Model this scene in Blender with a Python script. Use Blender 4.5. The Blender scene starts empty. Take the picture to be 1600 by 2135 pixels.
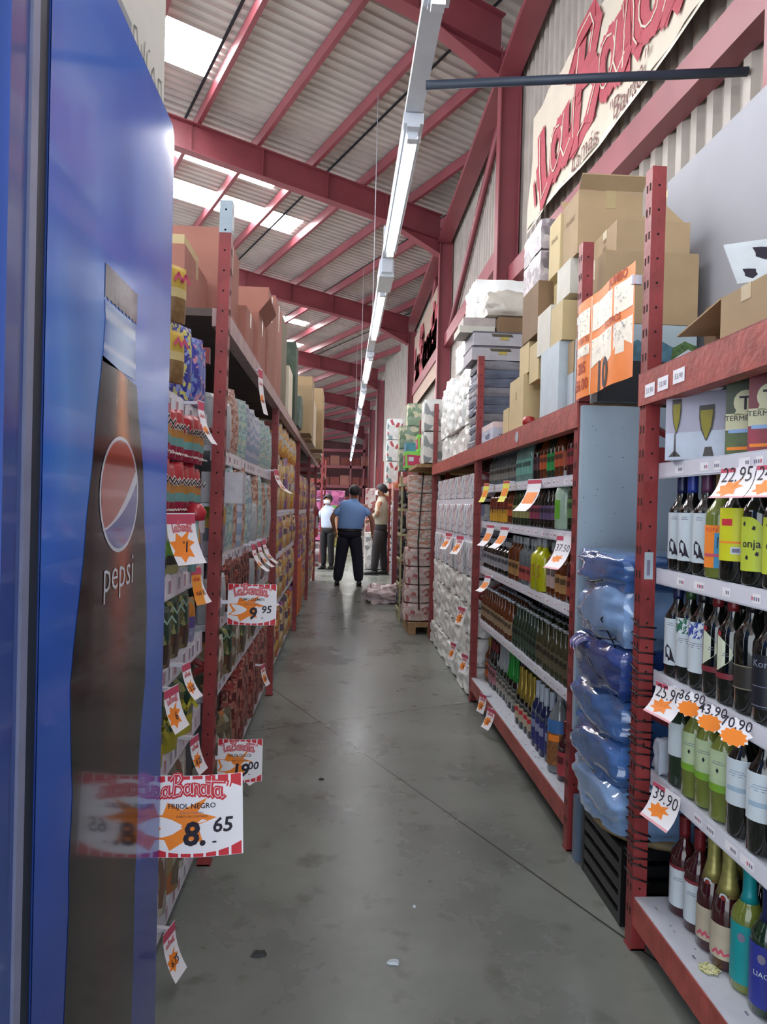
import bpy, math, random
from mathutils import Vector, Matrix, noise
random.seed(11)
PI = math.pi
S = bpy.context.scene
COL = S.collection

# ---------------------------------------------------------------- camera
F = 1500.0                                   # focal length in pixels at 1600 wide
YAW, PITCH, ROLL = 0.0573, -0.00887, 0.025
cd = bpy.data.cameras.new('camera'); cam = bpy.data.objects.new('camera', cd); COL.objects.link(cam)
cd.sensor_fit = 'HORIZONTAL'; cd.sensor_width = 36; cd.lens = 36 * F / 1600; cd.clip_start = .02; cd.clip_end = 300
fw = Vector((math.sin(YAW) * math.cos(PITCH), math.cos(YAW) * math.cos(PITCH), math.sin(PITCH)))
rt = Vector((math.cos(YAW), -math.sin(YAW), 0)); up = rt.cross(fw)
r2 = rt * math.cos(ROLL) + up * math.sin(ROLL); u2 = -rt * math.sin(ROLL) + up * math.cos(ROLL)
cam.matrix_world = Matrix(((r2.x, u2.x, -fw.x, 0), (r2.y, u2.y, -fw.y, 0), (r2.z, u2.z, -fw.z, 1.38), (0, 0, 0, 1)))
cd.dof.use_dof = False
S.camera = cam

# ---------------------------------------------------------------- world, exposure
w = bpy.data.worlds.new('sky'); S.world = w; w.use_nodes = True
bg = w.node_tree.nodes['Background']; bg.inputs[0].default_value = (.86, .93, 1, 1); bg.inputs[1].default_value = 1.65
S.view_settings.view_transform = 'Standard'; S.view_settings.look = 'None'
S.view_settings.exposure = 1.08; S.view_settings.gamma = 1; S.view_settings.use_curve_mapping = False
TUBE, SKYLIGHT = 26.0, 10.0

# ---------------------------------------------------------------- materials
def lin(c):
    if isinstance(c, str):
        c = tuple(int(c[i:i + 2], 16) / 255 for i in (0, 2, 4))
    return tuple((x / 12.92 if x <= .04045 else ((x + .055) / 1.055) ** 2.4) for x in c[:3])
_M = {}
def N(nt, t, **k):
    n = nt.nodes.new(t)
    for a, b in k.items(): setattr(n, a, b)
    return n
def pm(name, col, rough=.55, metal=0, var=.1, scale=14, bump=0, bscale=None, trans=0, coat=0, emit=0, alpha=1, spec=.5, ecol=None):
    if name in _M: return _M[name]
    m = bpy.data.materials.new(name); m.use_nodes = True; nt = m.node_tree; b = nt.nodes['Principled BSDF']; L = nt.links.new
    c = lin(col)
    tc = N(nt, 'ShaderNodeTexCoord'); nz = N(nt, 'ShaderNodeTexNoise'); nz.inputs['Scale'].default_value = scale; nz.inputs['Detail'].default_value = 3
    L(tc.outputs['Object'], nz.inputs['Vector'])
    rp = N(nt, 'ShaderNodeValToRGB'); rp.color_ramp.elements[0].position = .3; rp.color_ramp.elements[1].position = .7
    rp.color_ramp.elements[0].color = tuple(max(0, x * (1 - var)) for x in c) + (1,)
    rp.color_ramp.elements[1].color = tuple(min(1, x * (1 + var)) for x in c) + (1,)
    L(nz.outputs[0], rp.inputs[0]); L(rp.outputs[0], b.inputs['Base Color'])
    b.inputs['Roughness'].default_value = rough; b.inputs['Metallic'].default_value = metal
    b.inputs['Specular IOR Level'].default_value = spec
    b.inputs['Transmission Weight'].default_value = trans; b.inputs['Coat Weight'].default_value = coat; b.inputs['Coat Roughness'].default_value = .06
    b.inputs['Alpha'].default_value = alpha
    if emit:
        b.inputs['Emission Color'].default_value = (*(lin(ecol) if ecol else c), 1); b.inputs['Emission Strength'].default_value = emit
    if bump:
        n2 = N(nt, 'ShaderNodeTexNoise'); n2.inputs['Scale'].default_value = bscale or scale * 2; n2.inputs['Detail'].default_value = 3
        L(tc.outputs['Object'], n2.inputs['Vector'])
        bp = N(nt, 'ShaderNodeBump'); bp.inputs['Strength'].default_value = bump; bp.inputs['Distance'].default_value = .01
        L(n2.outputs[0], bp.inputs['Height']); L(bp.outputs[0], b.inputs['Normal'])
    _M[name] = m; return m
def printed(name, cols, scale=20, rough=.4, stretch=(1, 1, 1), bump=0):
    """busy printed packaging: cells of several ink colours"""
    if name in _M: return _M[name]
    m = bpy.data.materials.new(name); m.use_nodes = True; nt = m.node_tree; b = nt.nodes['Principled BSDF']; L = nt.links.new
    tc = N(nt, 'ShaderNodeTexCoord'); mp = N(nt, 'ShaderNodeMapping'); mp.inputs['Scale'].default_value = stretch
    L(tc.outputs['Object'], mp.inputs[0])
    vz = N(nt, 'ShaderNodeTexVoronoi'); vz.inputs['Scale'].default_value = scale * 1.7; vz.inputs['Randomness'].default_value = .9
    nz0 = N(nt, 'ShaderNodeTexNoise'); nz0.inputs['Scale'].default_value = scale * .8
    L(mp.outputs[0], nz0.inputs['Vector']); av = N(nt, 'ShaderNodeVectorMath', operation='MULTIPLY_ADD'); av.inputs[1].default_value = (.06,) * 3; L(nz0.outputs['Color'], av.inputs[0]); L(mp.outputs[0], av.inputs[2]); L(av.outputs[0], vz.inputs['Vector'])
    nz = N(nt, 'ShaderNodeSeparateColor'); L(vz.outputs['Color'], nz.inputs[0])
    rp = N(nt, 'ShaderNodeValToRGB'); rp.color_ramp.interpolation = 'CONSTANT'
    e = rp.color_ramp.elements; n = len(cols)
    while len(e) < n: e.new(.5)
    for i, c in enumerate(cols):
        e[i].position = i / n; e[i].color = (*lin(c), 1)
    L(nz.outputs[0], rp.inputs[0]); L(rp.outputs[0], b.inputs['Base Color']); b.inputs['Roughness'].default_value = rough
    if bump:
        bp = N(nt, 'ShaderNodeBump'); bp.inputs['Strength'].default_value = bump; bp.inputs['Distance'].default_value = .01
        n2 = N(nt, 'ShaderNodeTexNoise'); n2.inputs['Scale'].default_value = 18; L(tc.outputs['Object'], n2.inputs['Vector'])
        L(n2.outputs[0], bp.inputs['Height']); L(bp.outputs[0], b.inputs['Normal'])
    _M[name] = m; return m
def vcol_mat(name, rough=.3, coat=0):
    """colour print stored in the mesh attribute 'print'"""
    if name in _M: return _M[name]
    m = bpy.data.materials.new(name); m.use_nodes = True; nt = m.node_tree; b = nt.nodes['Principled BSDF']
    a = N(nt, 'ShaderNodeAttribute', attribute_name='print'); nt.links.new(a.outputs['Color'], b.inputs['Base Color'])
    tc = N(nt, 'ShaderNodeTexCoord'); n2 = N(nt, 'ShaderNodeTexNoise'); n2.inputs['Scale'].default_value = 3.0; nt.links.new(tc.outputs['Object'], n2.inputs['Vector'])
    bp = N(nt, 'ShaderNodeBump'); bp.inputs['Strength'].default_value = .12; bp.inputs['Distance'].default_value = .01
    nt.links.new(n2.outputs[0], bp.inputs['Height']); nt.links.new(bp.outputs[0], b.inputs['Normal'])
    b.inputs['Roughness'].default_value = rough; b.inputs['Coat Weight'].default_value = coat; b.inputs['Coat Roughness'].default_value = .04; b.inputs['Specular IOR Level'].default_value = .3
    _M[name] = m; return m
RED = pm('red_rack_paint', '862f30', .45, var=.22, scale=9, bump=.15, bscale=60)
REDL = pm('worn_red_beam_paint', 'a04a42', .5, var=.25, scale=14, bump=.2, bscale=50)
STEEL = pm('red_steel_paint', '87424a', .4, var=.12, scale=2)
HOLE = pm('dark_hole', '1c0a0a', .9)
WHITE = pm('white_enamel_shelf', 'c9ced8', .45, var=.06, scale=20)
GREY = pm('grey_panel', 'a2b4c2', .5, var=.05, scale=4)
PAPER = pm('white_card', 'f0eef4', .6, var=.02)
INK = pm('dark_ink', '20182a', .6, var=.02)
ORANGE = pm('orange_ink', 'f58a2c', .6, var=.04)
REDINK = pm('red_ink', 'cc2f3c', .6, var=.05)
PINKINK = pm('pink_ink', 'c8506a', .6, var=.05)
CARD = pm('brown_cardboard', 'a48b6a', .8, var=.1, scale=5)
CARDD = pm('dark_cardboard', '7c6248', .8, var=.1, scale=5)
CARDR = pm('reddish_cardboard', '9f6a5c', .8, var=.1, scale=5)
CARDW = pm('pale_cardboard', 'd8cdb8', .75, var=.07, scale=6)
TAPE = pm('parcel_tape', 'a8946c', .3, var=.05)
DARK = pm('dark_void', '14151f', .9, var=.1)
WOOD = pm('pallet_wood', '9a7a55', .8, var=.25, scale=20)
BLACK = pm('black_plastic', '15161a', .4, var=.1)

# ---------------------------------------------------------------- mesh builder
class MB:
    def __init__(s): s.v = []; s.f = []; s.m = []; s.mats = []; s.M = Matrix.Identity(4); s.fn = None; s.sm = []
    def mi(s, m):
        if m not in s.mats: s.mats.append(m)
        return s.mats.index(m)
    def add(s, vs, fs, mat, smooth=False):
        o = len(s.v)
        for p in vs:
            p = Vector(p)
            if s.fn: p = Vector(s.fn(p))
            s.v.append(s.M @ p)
        k = s.mi(mat)
        for f in fs: s.f.append([i + o for i in f]); s.m.append(k); s.sm.append(smooth)
        return s
    def box(s, x0, x1, y0, y1, z0, z1, mat):
        return s.add([(x0, y0, z0), (x1, y0, z0), (x1, y1, z0), (x0, y1, z0), (x0, y0, z1), (x1, y0, z1), (x1, y1, z1), (x0, y1, z1)],
                     [(0, 3, 2, 1), (4, 5, 6, 7), (0, 1, 5, 4), (1, 2, 6, 5), (2, 3, 7, 6), (3, 0, 4, 7)], mat)
    def poly(s, pts, mat): return s.add(pts, [tuple(range(len(pts)))], mat)
    def grid(s, fn, nu, nv, mat, smooth=True, wrap=False):
        vs = [fn(i / nu, j / nv) for j in range(nv + 1) for i in range(nu + 1)]
        fs = [(j * (nu + 1) + i, j * (nu + 1) + i + 1, (j + 1) * (nu + 1) + i + 1, (j + 1) * (nu + 1) + i) for j in range(nv) for i in range(nu)]
        return s.add(vs, fs, mat, smooth)
    def tube(s, pts, r, mat, seg=8, cap=True, smooth=True):
        vs = []; fs = []; n = len(pts)
        for i, p in enumerate(pts):
            p = Vector(p); d = (Vector(pts[min(i + 1, n - 1)]) - Vector(pts[max(i - 1, 0)])).normalized()
            a = d.cross(Vector((0, 0, 1)) if abs(d.z) < .9 else Vector((1, 0, 0))).normalized(); b = d.cross(a)
            rr = r[i] if isinstance(r, (list, tuple)) else r
            for k in range(seg):
                t = 2 * PI * k / seg; vs.append(p + (a * math.cos(t) + b * math.sin(t)) * rr)
        for i in range(n - 1):
            for k in range(seg): fs.append((i * seg + k, i * seg + (k + 1) % seg, (i + 1) * seg + (k + 1) % seg, (i + 1) * seg + k))
        if cap: fs.append(tuple(range(seg))[::-1]); fs.append(tuple((n - 1) * seg + k for k in range(seg)))
        return s.add(vs, fs, mat, smooth)
    def lathe(s, prof, mat, seg=16, c=(0, 0), smooth=True, cap=True):
        vs = []; fs = []
        for r, z in prof:
            for k in range(seg):
                t = 2 * PI * k / seg; vs.append((c[0] + r * math.cos(t), c[1] + r * math.sin(t), z))
        n = len(prof)
        for i in range(n - 1):
            for k in range(seg): fs.append((i * seg + k, i * seg + (k + 1) % seg, (i + 1) * seg + (k + 1) % seg, (i + 1) * seg + k))
        if cap: fs.append(tuple(range(seg))[::-1]); fs.append(tuple((n - 1) * seg + k for k in range(seg)))
        return s.add(vs, fs, mat, smooth)
    def pat(s, r, z0, z1, half, mat, cols=8, d=.0008, u0=-1, u1=1):
        """curved patch on a cylinder of radius r, facing -Y"""
        def f(u, v):
            a = half * (u0 + (u1 - u0) * u); return ((r + d) * math.sin(a), -(r + d) * math.cos(a), z0 + (z1 - z0) * v)
        return s.grid(f, cols, 1, mat)
    def curved(s, r, pts, mat, d=.0014):
        """flat polygon in (arc length, z) wrapped on a cylinder facing -Y"""
        return s.poly([((r + d) * math.sin(x / r), -(r + d) * math.cos(x / r), z) for x, z in pts], mat)
    def text(s, st, mat, size=.1, pos=(0, 0), shear=0, bold=0, align='CENTER', off=.0012, place=None, sx=1):
        """letters as flat faces; local plane x,z facing -Y"""
        vs, fs = glyphs(st, shear, bold, align)
        P = place or (lambda x, z: (x, -off, z))
        return s.add([P(pos[0] + x * size * sx, pos[1] + y * size) for x, y in vs], fs, mat)
    def stroke(s, lines, wd, mat, place):
        for ln in lines:
            n = len(ln)
            for i in range(n - 1):
                a, b = Vector(ln[i]), Vector(ln[i + 1]); d = (b - a)
                if d.length < 1e-6: continue
                q = Vector((-d.y, d.x)).normalized() * wd / 2; e = d.normalized() * wd * .35
                s.poly([place(*(a - q - e)), place(*(b - q + e)), place(*(b + q + e)), place(*(a + q - e))], mat)
        return s
    def build(s, name, parent=None, label=None):
        me = bpy.data.meshes.new(name); me.from_pydata([tuple(v) for v in s.v], [], s.f)
        for m in s.mats: me.materials.append(m)
        me.polygons.foreach_set('material_index', s.m); me.polygons.foreach_set('use_smooth', s.sm); me.update()
        o = bpy.data.objects.new(name, me); COL.objects.link(o)
        if parent: o.parent = parent
        if label: o['label'] = label
        return o
_G = {}
def glyphs(st, shear, bold, align):
    k = (st, shear, bold, align)
    if k in _G: return _G[k]
    cu = bpy.data.curves.new('t', 'FONT'); cu.body = st; cu.size = 1; cu.shear = shear; cu.offset = bold; cu.align_x = align; cu.resolution_u = 2; cu.fill_mode = 'FRONT'
    o = bpy.data.objects.new('t', cu); COL.objects.link(o)
    dg = bpy.context.evaluated_depsgraph_get(); me = o.evaluated_get(dg).to_mesh()
    r = ([(v.co.x, v.co.y) for v in me.vertices], [tuple(p.vertices) for p in me.polygons])
    o.evaluated_get(dg).to_mesh_clear(); bpy.data.objects.remove(o); bpy.data.curves.remove(cu)
    _G[k] = r; return r

def empty(name, loc=(0, 0, 0), rz=0):
    o = bpy.data.objects.new(name, None); o.empty_display_size = .05; COL.objects.link(o); o.location = loc; o.rotation_euler = (0, 0, rz); return o
def tag(o, label, cat, group=None, kind=None):
    o['label'] = label; o['category'] = cat
    if group: o['group'] = group
    if kind: o['kind'] = kind
    return o
def struct(o): o['kind'] = 'structure'; return o
def dup(o, loc, rz=None, label=None, cat=None, group=None, scale=None, parent=None):
    c = o.copy(); COL.objects.link(c); c.location = loc
    if rz is not None: c.rotation_euler = (0, 0, rz)
    if scale: c.scale = scale if isinstance(scale, tuple) else (scale,) * 3
    if parent: c.parent = parent
    for a, b in (('label', label), ('category', cat), ('group', group)):
        if b: c[a] = b
    for ch in o.children:
        d = ch.copy(); COL.objects.link(d); d.parent = c
        for g in ch.children:
            e = g.copy(); COL.objects.link(e); e.parent = d
    return c
class Once:
    """first call moves the prototype itself, later calls copy it"""
    ALL = []; jit = (0, 0)
    def __init__(s, o): s.o = o; s.used = False; Once.ALL.append(s)
    def put(s, loc, rz=0, label=None, cat=None, group=None, scale=None):
        j, a = Once.jit; loc = (loc[0] + random.uniform(-j, j), loc[1] + random.uniform(-j, j) * .6, loc[2]); rz += random.uniform(-a, a)
        if j: sc = scale or (1, 1, 1); q = random.uniform(.88, 1.04); scale = (sc[0], sc[1], sc[2] * q)
        if not s.used:
            s.used = True; o = s.o; o.location = loc; o.rotation_euler = (0, 0, rz)
            if scale: o.scale = scale if isinstance(scale, tuple) else (scale,) * 3
            else: o.scale = (1, 1, 1)
            for a, b in (('label', label), ('category', cat), ('group', group)):
                if b: o[a] = b
            return o
        return dup(s.o, loc, rz, label, cat, group, scale or (1, 1, 1))
ORD = 'first second third fourth fifth sixth seventh eighth ninth tenth eleventh twelfth thirteenth fourteenth fifteenth sixteenth seventeenth eighteenth nineteenth twentieth'.split()
def nth(i):
    if i < 20: return ORD[i]
    t = {2: 'twenty', 3: 'thirty', 4: 'forty'}[(i + 1) // 10]; r = (i + 1) % 10
    return t + '-' + ORD[r - 1] if r else t[:-1] + 'ieth'
# ================================================================ hall
# building grid is skewed against the aisles: u runs down the roof slope, v along the purlins
AZ = math.radians(65.2)
Q = Vector((math.sin(AZ), math.cos(AZ), 0)); Pv = Vector((-math.cos(AZ), math.sin(AZ), 0))
def zr(u): return 8.27 - .1 * u                       # underside of the rafters
def G(u, v, dz=0): p = Q * u + Pv * v; return Vector((p.x, p.y, zr(u) + dz))
def uv(x, y): return Q.x * x + Q.y * y, Pv.x * x + Pv.y * y
# ---- floor
def floor_mat():
    m = bpy.data.materials.new('polished_concrete'); m.use_nodes = True; nt = m.node_tree; b = nt.nodes['Principled BSDF']; L = nt.links.new
    tc = N(nt, 'ShaderNodeTexCoord')
    nz = N(nt, 'ShaderNodeTexNoise'); nz.inputs['Scale'].default_value = 1.3; nz.inputs['Detail'].default_value = 6; nz.inputs['Roughness'].default_value = .62; L(tc.outputs['Object'], nz.inputs['Vector'])
    rp = N(nt, 'ShaderNodeValToRGB'); rp.color_ramp.elements[0].position = .35; rp.color_ramp.elements[1].position = .68
    rp.color_ramp.elements[0].color = (*lin('6c706b'), 1); rp.color_ramp.elements[1].color = (*lin('878b84'), 1); L(nz.outputs[0], rp.inputs[0])
    # spots of dirt
    n3 = N(nt, 'ShaderNodeTexNoise'); n3.inputs['Scale'].default_value = 7; n3.inputs['Detail'].default_value = 5; L(tc.outputs['Object'], n3.inputs['Vector'])
    r3 = N(nt, 'ShaderNodeValToRGB'); r3.color_ramp.elements[0].position = .28; r3.color_ramp.elements[1].position = .40; r3.color_ramp.elements[0].color = (.62, .6, .58, 1); r3.color_ramp.elements[1].color = (1, 1, 1, 1); L(n3.outputs[0], r3.inputs[0])
    mx0 = N(nt, 'ShaderNodeMixRGB', blend_type='MULTIPLY'); mx0.inputs[0].default_value = 1; L(rp.outputs[0], mx0.inputs[1]); L(r3.outputs[0], mx0.inputs[2])
    fac = None
    for d, off in ((Q, 1.81), (Pv, 4.18)):
        vd = N(nt, 'ShaderNodeVectorMath', operation='DOT_PRODUCT'); vd.inputs[1].default_value = tuple(d); L(tc.outputs['Object'], vd.inputs[0])
        a = N(nt, 'ShaderNodeMath', operation='ADD'); a.inputs[1].default_value = -off + 300.0 + 1.525; L(vd.outputs['Value'], a.inputs[0])
        mo = N(nt, 'ShaderNodeMath', operation='MODULO'); mo.inputs[1].default_value = 3.0; L(a.outputs[0], mo.inputs[0])
        s_ = N(nt, 'ShaderNodeMath', operation='SUBTRACT'); s_.inputs[1].default_value = 1.525; L(mo.outputs[0], s_.inputs[0])
        ab = N(nt, 'ShaderNodeMath', operation='ABSOLUTE'); L(s_.outputs[0], ab.inputs[0])
        lt = N(nt, 'ShaderNodeMath', operation='LESS_THAN'); lt.inputs[1].default_value = .0045; L(ab.outputs[0], lt.inputs[0])
        if fac is None: fac = lt
        else:
            mm = N(nt, 'ShaderNodeMath', operation='MAXIMUM'); L(fac.outputs[0], mm.inputs[0]); L(lt.outputs[0], mm.inputs[1]); fac = mm
    mx = N(nt, 'ShaderNodeMixRGB'); L(fac.outputs[0], mx.inputs[0]); L(mx0.outputs[0], mx.inputs[1]); mx.inputs[2].default_value = (*lin('3a3938'), 1)
    L(mx.outputs[0], b.inputs['Base Color'])
    r2_ = N(nt, 'ShaderNodeMapRange'); r2_.inputs[3].default_value = .14; r2_.inputs[4].default_value = .44; b.inputs['Specular IOR Level'].default_value = .36; L(nz.outputs[0], r2_.inputs[0]); L(r2_.outputs[0], b.inputs['Roughness'])
    bp = N(nt, 'ShaderNodeBump'); bp.inputs['Strength'].default_value = .05; bp.inputs['Distance'].default_value = .01
    n4 = N(nt, 'ShaderNodeTexNoise'); n4.inputs['Scale'].default_value = 14; L(tc.outputs['Object'], n4.inputs['Vector']); L(n4.outputs[0], bp.inputs['Height']); L(bp.outputs[0], b.inputs['Normal'])
    return m
mb = MB(); mb.box(-14, 2.6, -3, 62, -.2, 0, floor_mat()); struct(mb.build('floor'))
# ---- right wall: corrugated sheet, bends inwards beyond the third column
WALLM = pm('wall_sheet', 'a39a92', .45, metal=.0, var=.12, scale=3, bump=.05)
WPTS = [(2.42, -3), (2.42, 26), (1.78, 31), (1.7, 61)]
def corr_wall(name, pts, z0, z1, pitch, amp, mat):
    mb = MB(); prof = [(0, 0), (.38, 0), (.5, 1), (.88, 1)]
    vs = []; 
    for a, b in zip(pts[:-1], pts[1:]):
        a = Vector(a); b = Vector(b); d = b - a; L_ = d.length; d.normalize(); n = Vector((-d.y, d.x))
        k = int(L_ / pitch)
        for i in range(k):
            for t, h in prof:
                q = a + d * (i + t) * (L_ / k) + n * amp * h; vs.append(q)
    V = [(q.x, q.y, z0) for q in vs] + [(q.x, q.y, z1) for q in vs]; n_ = len(vs)
    mb.add(V, [(i, i + 1, n_ + i + 1, n_ + i) for i in range(n_ - 1)], mat)
    return mb
mb = corr_wall('w', WPTS, 0, 8.6, .22, .045, WALLM); struct(mb.build('wall_right'))
mb = MB(); mb.box(-14, 2.4, 60, 60.2, 0, 7.4, pm('far_wall_paint', '5a3438', .8, var=.3, scale=.7)); struct(mb.build('wall_back'))
# ---- girts along the right wall
mb = MB(); mb.fn = lambda p: (p[0], p[1], p[2] - .06 * (9.9 - p[1])); mb.box(2.22, 2.38, -3, 9.9, 4.49, 4.70, STEEL); mb.box(2.22, 2.24, -3, 9.9, 4.70, 4.74, STEEL); struct(mb.build('trim_1'))
mb = MB(); mb.box(2.2, 2.36, 10.2, 26, 5.0, 5.28, STEEL); struct(mb.build('trim_2'))
mb = MB(); mb.box(2.06, 2.3, -3, 26, 7.36, 7.6, STEEL); mb.box(2.0, 2.3, -3, 26, 7.33, 7.36, STEEL); struct(mb.build('trim_3'))
# ---- roof sheets (corrugated along the slope) with translucent strips let in
ROOFM = pm('roof_sheet', 'bab1ac', .4, metal=.15, var=.14, scale=1.2)
def skm():
    m = bpy.data.materials.new('translucent_roof_sheet'); m.use_nodes = True; nt = m.node_tree; b = nt.nodes['Principled BSDF']
    nz = N(nt, 'ShaderNodeTexNoise'); nz.inputs['Scale'].default_value = 2; tc = N(nt, 'ShaderNodeTexCoord'); nt.links.new(tc.outputs['Object'], nz.inputs['Vector'])
    rp = N(nt, 'ShaderNodeValToRGB'); rp.color_ramp.elements[0].color = (.93, .95, 1, 1); rp.color_ramp.elements[1].color = (1, .98, .93, 1); nt.links.new(nz.outputs[0], rp.inputs[0]); nt.links.new(rp.outputs[0], b.inputs['Emission Color'])
    b.inputs['Emission Strength'].default_value = SKYLIGHT; b.inputs['Base Color'].default_value = (.9, .92, .95, 1); return m
SKYM = skm()
SKY = [(9.35, 10.43, -4, 2.95), (11.52, 12.68, -4, 3.05), (14.75, 15.83, -4, 5.34), (16.88, 17.9, -4, 6.55), (22.05, 23.2, -4, 8.87), (24.9, 25.5, -4, 10.0), (28, 29.1, -2, 11.0), (33.5, 34.6, -2, 13)]
ROOF_DZ = .80
vs_ = sorted(set([-8.0] + [a for s in SKY for a in s[:2]] + [62.0]))
mb = MB(); sk = MB()
U0, U1 = -14.0, 29.0
def ridge(mbx, u0, u1, v0, v1, mat):
    k = max(1, round((v1 - v0) / .2)); prof = [(0, 0), (.42, 0), (.5, .035), (.92, .035)]
    rows = [(v0 + (i + t) * (v1 - v0) / k, h) for i in range(k) for t, h in prof] + [(v1, 0)]
    V = [G(u0, v, ROOF_DZ + h) for v, h in rows] + [G(u1, v, ROOF_DZ + h) for v, h in rows]; n_ = len(rows)
    mbx.add(V, [(i, i + 1, n_ + i + 1, n_ + i) for i in range(n_ - 1)], mat)
for a, b in zip(vs_[:-1], vs_[1:]):
    s = next((s for s in SKY if abs(s[0] - a) < 1e-6), None)
    if s: ridge(mb, s[3], U1, a, b, ROOFM); ridge(mb, U0, s[2], a, b, ROOFM); ridge(sk, s[2], s[3], a, b, SKYM)
    else: ridge(mb, U0, U1, a, b, ROOFM)
# lap joints across the sheets
for u in range(-9, 28, 3):
    mb.add([G(u, -8, ROOF_DZ - .012), G(u + .05, -8, ROOF_DZ - .012), G(u + .05, 62, ROOF_DZ - .012), G(u, 62, ROOF_DZ - .012)], [(0, 1, 2, 3)], DARK)
struct(mb.build('ceiling')); struct(sk.build('window_1'))
# ---- rafters (welded I sections) and columns
COLS = [(2.05, 10.0), (2.05, 16.25), (2.05, 23.9), (1.42, 31.8), (1.38, 39.4), (1.35, 48.5), (2.05, 3.4)]
def bar(mb, a, b, wdir, w_, h, mat):
    """box beam from a to b (bottom centre line), width along wdir, height up"""
    wv = wdir.normalized() * w_ / 2; z = Vector((0, 0, h))
    vs = [a - wv, a + wv, b + wv, b - wv]; vs += [p + z for p in vs]
    mb.add(vs, [(0, 3, 2, 1), (4, 5, 6, 7), (0, 1, 5, 4), (1, 2, 6, 5), (2, 3, 7, 6), (3, 0, 4, 7)], mat)
RAFV = []
for i, (cx, cy) in enumerate(COLS):
    u1, v = uv(cx, cy); RAFV.append(v); u0 = -11
    mb = MB()
    bar(mb, G(u0, v), G(u1, v), Pv, .22, .02, STEEL); bar(mb, G(u0, v, .02), G(u1, v, .02), Pv, .02, .52, STEEL); bar(mb, G(u0, v, .54), G(u1, v, .54), Pv, .22, .02, STEEL)
    # haunch at the column
    hz = zr(u1)
    mb.add([G(u1 - 1.3, v, 0) , G(u1, v, 0), G(u1, v, -.32)], [(0, 1, 2)], STEEL); bar(mb, G(u1 - 1.3, v, -.01), G(u1, v, -.34), Pv, .2, .02, STEEL)
    for k in range(1, 9):
        u = u1 - k * 1.4
        mb.add([G(u, v, .02) - Pv * .1, G(u, v, .02) + Pv * .1, G(u, v, .54) + Pv * .1, G(u, v, .54) - Pv * .1], [(0, 1, 2, 3)], STEEL)
    tag(mb.build('roof_rafter'), 'red steel roof rafter resting on the %s wall column from the near end' % nth((i + 1) % 7), 'rafter', 'red roof rafters')
    mb = MB(); z1 = hz + .1
    mb.box(cx, cx + .015, cy - .11, cy + .11, 0, z1, STEEL); mb.box(cx + .015, cx + .28, cy - .008, cy + .008, 0, z1, STEEL); mb.box(cx + .28, cx + .295, cy - .11, cy + .11, 0, z1, STEEL)
    mb.box(cx - .03, cx + .33, cy - .15, cy + .15, 0, .02, STEEL)
    tag(mb.build('steel_column'), 'tall red steel wall column, %s from the near end' % nth((i + 1) % 7), 'column', 'red wall columns')
for v in (-3, 53.5, 60): # rafters beyond the columns seen
    pass
# purlins
for k in range(-8, 18):
    u = 3.2 + 1.17 * k
    mb = MB(); bar(mb, G(u, -6, .56), G(u, 60, .56), Q, .08, .012, STEEL); bar(mb, G(u - .03, -6, .572), G(u - .03, 60, .572), Q, .012, .19, STEEL); bar(mb, G(u, -6, .76), G(u, 60, .76), Q, .08, .012, STEEL)
    lb = 'red steel purlin under the roof sheets, %s counted down the slope' % nth(k + 8)
    tag(mb.build('roof_purlin'), lb, 'purlin', 'red purlins')
# wall bracing in the bays
BR = [((2.3, 16.1, 5.3), (2.3, 11.0, 7.4)), ((2.3, 16.4, 4.0), (2.3, 18.6, 7.3)), ((2.3, 23.6, 5.0), (2.3, 18.7, 7.3))]
for i, (a, b) in enumerate(BR):
    mb = MB(); mb.tube([a, b], .06, STEEL, 4); tag(mb.build('wall_brace'), 'red diagonal steel brace on the wall, %s from the near end' % nth(i), 'brace', 'wall braces')

# ---------------------------------------------------------------- strip lights on one long batten line
LAMPW = pm('white_lamp_metal', 'c6ccd6', .35, var=.03)
TUBEM = pm('glowing_tube', 'ffffff', .3, emit=TUBE, var=0)
def make_lamp():
    r = empty('strip_light')
    mb = MB(); mb.box(-.07, .07, -1.3, 1.3, .035, .11, LAMPW); mb.box(-.045, .045, -1.3, 1.3, .015, .035, LAMPW); mb.build('batten', r)
    mb = MB(); mb.tube([(-.012, -1.16, -.012), (-.012, 1.16, -.012)], .019, TUBEM, 8); mb.build('tube', r)
    for y in (-1.2, 1.2):
        mb = MB(); mb.box(-.035, .035, y - .035, y + .035, -.04, .035, LAMPW); mb.build('lamp_holder', r)
    return r
lamp = Once(make_lamp())
ys = [2.53, 6.3, 10.1, 14.1]; 
y = 18.0
while y < 42: ys.append(y); y += 3.9
for i, y in enumerate(ys):
    l = lamp.put((.43, y, 4.0), 0, 'long white strip light hung along the aisle, %s from the camera' % nth(i), 'strip light', 'strip lights over the aisle')
mb = MB(); mb.box(.37, .49, .6, 43, 4.115, 4.17, LAMPW); tag(mb.build('lamp_rail'), 'long pale rail carrying the strip lights above the aisle', 'rail')
mb = MB(); mb.box(.35, .51, 8.02, 8.62, 3.93, 4.12, LAMPW); mb.box(.37, .49, 7.95, 8.7, 3.96, 4.11, LAMPW); mb.box(.4, .46, 8.3, 8.34, 4.12, 4.6, LAMPW)
tag(mb.build('junction_box'), 'grey square junction box between the first and second lit strip lights', 'junction box')
mb = MB(); mb.tube([(.46, 4.53, 4.03), (2.36, 4.2, 4.03)], .028, pm('dark_pipe', '2c3646', .5), 8); tag(mb.build('support_pipe'), 'dark pipe running from the lamp rail to the right wall', 'pipe')
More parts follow.
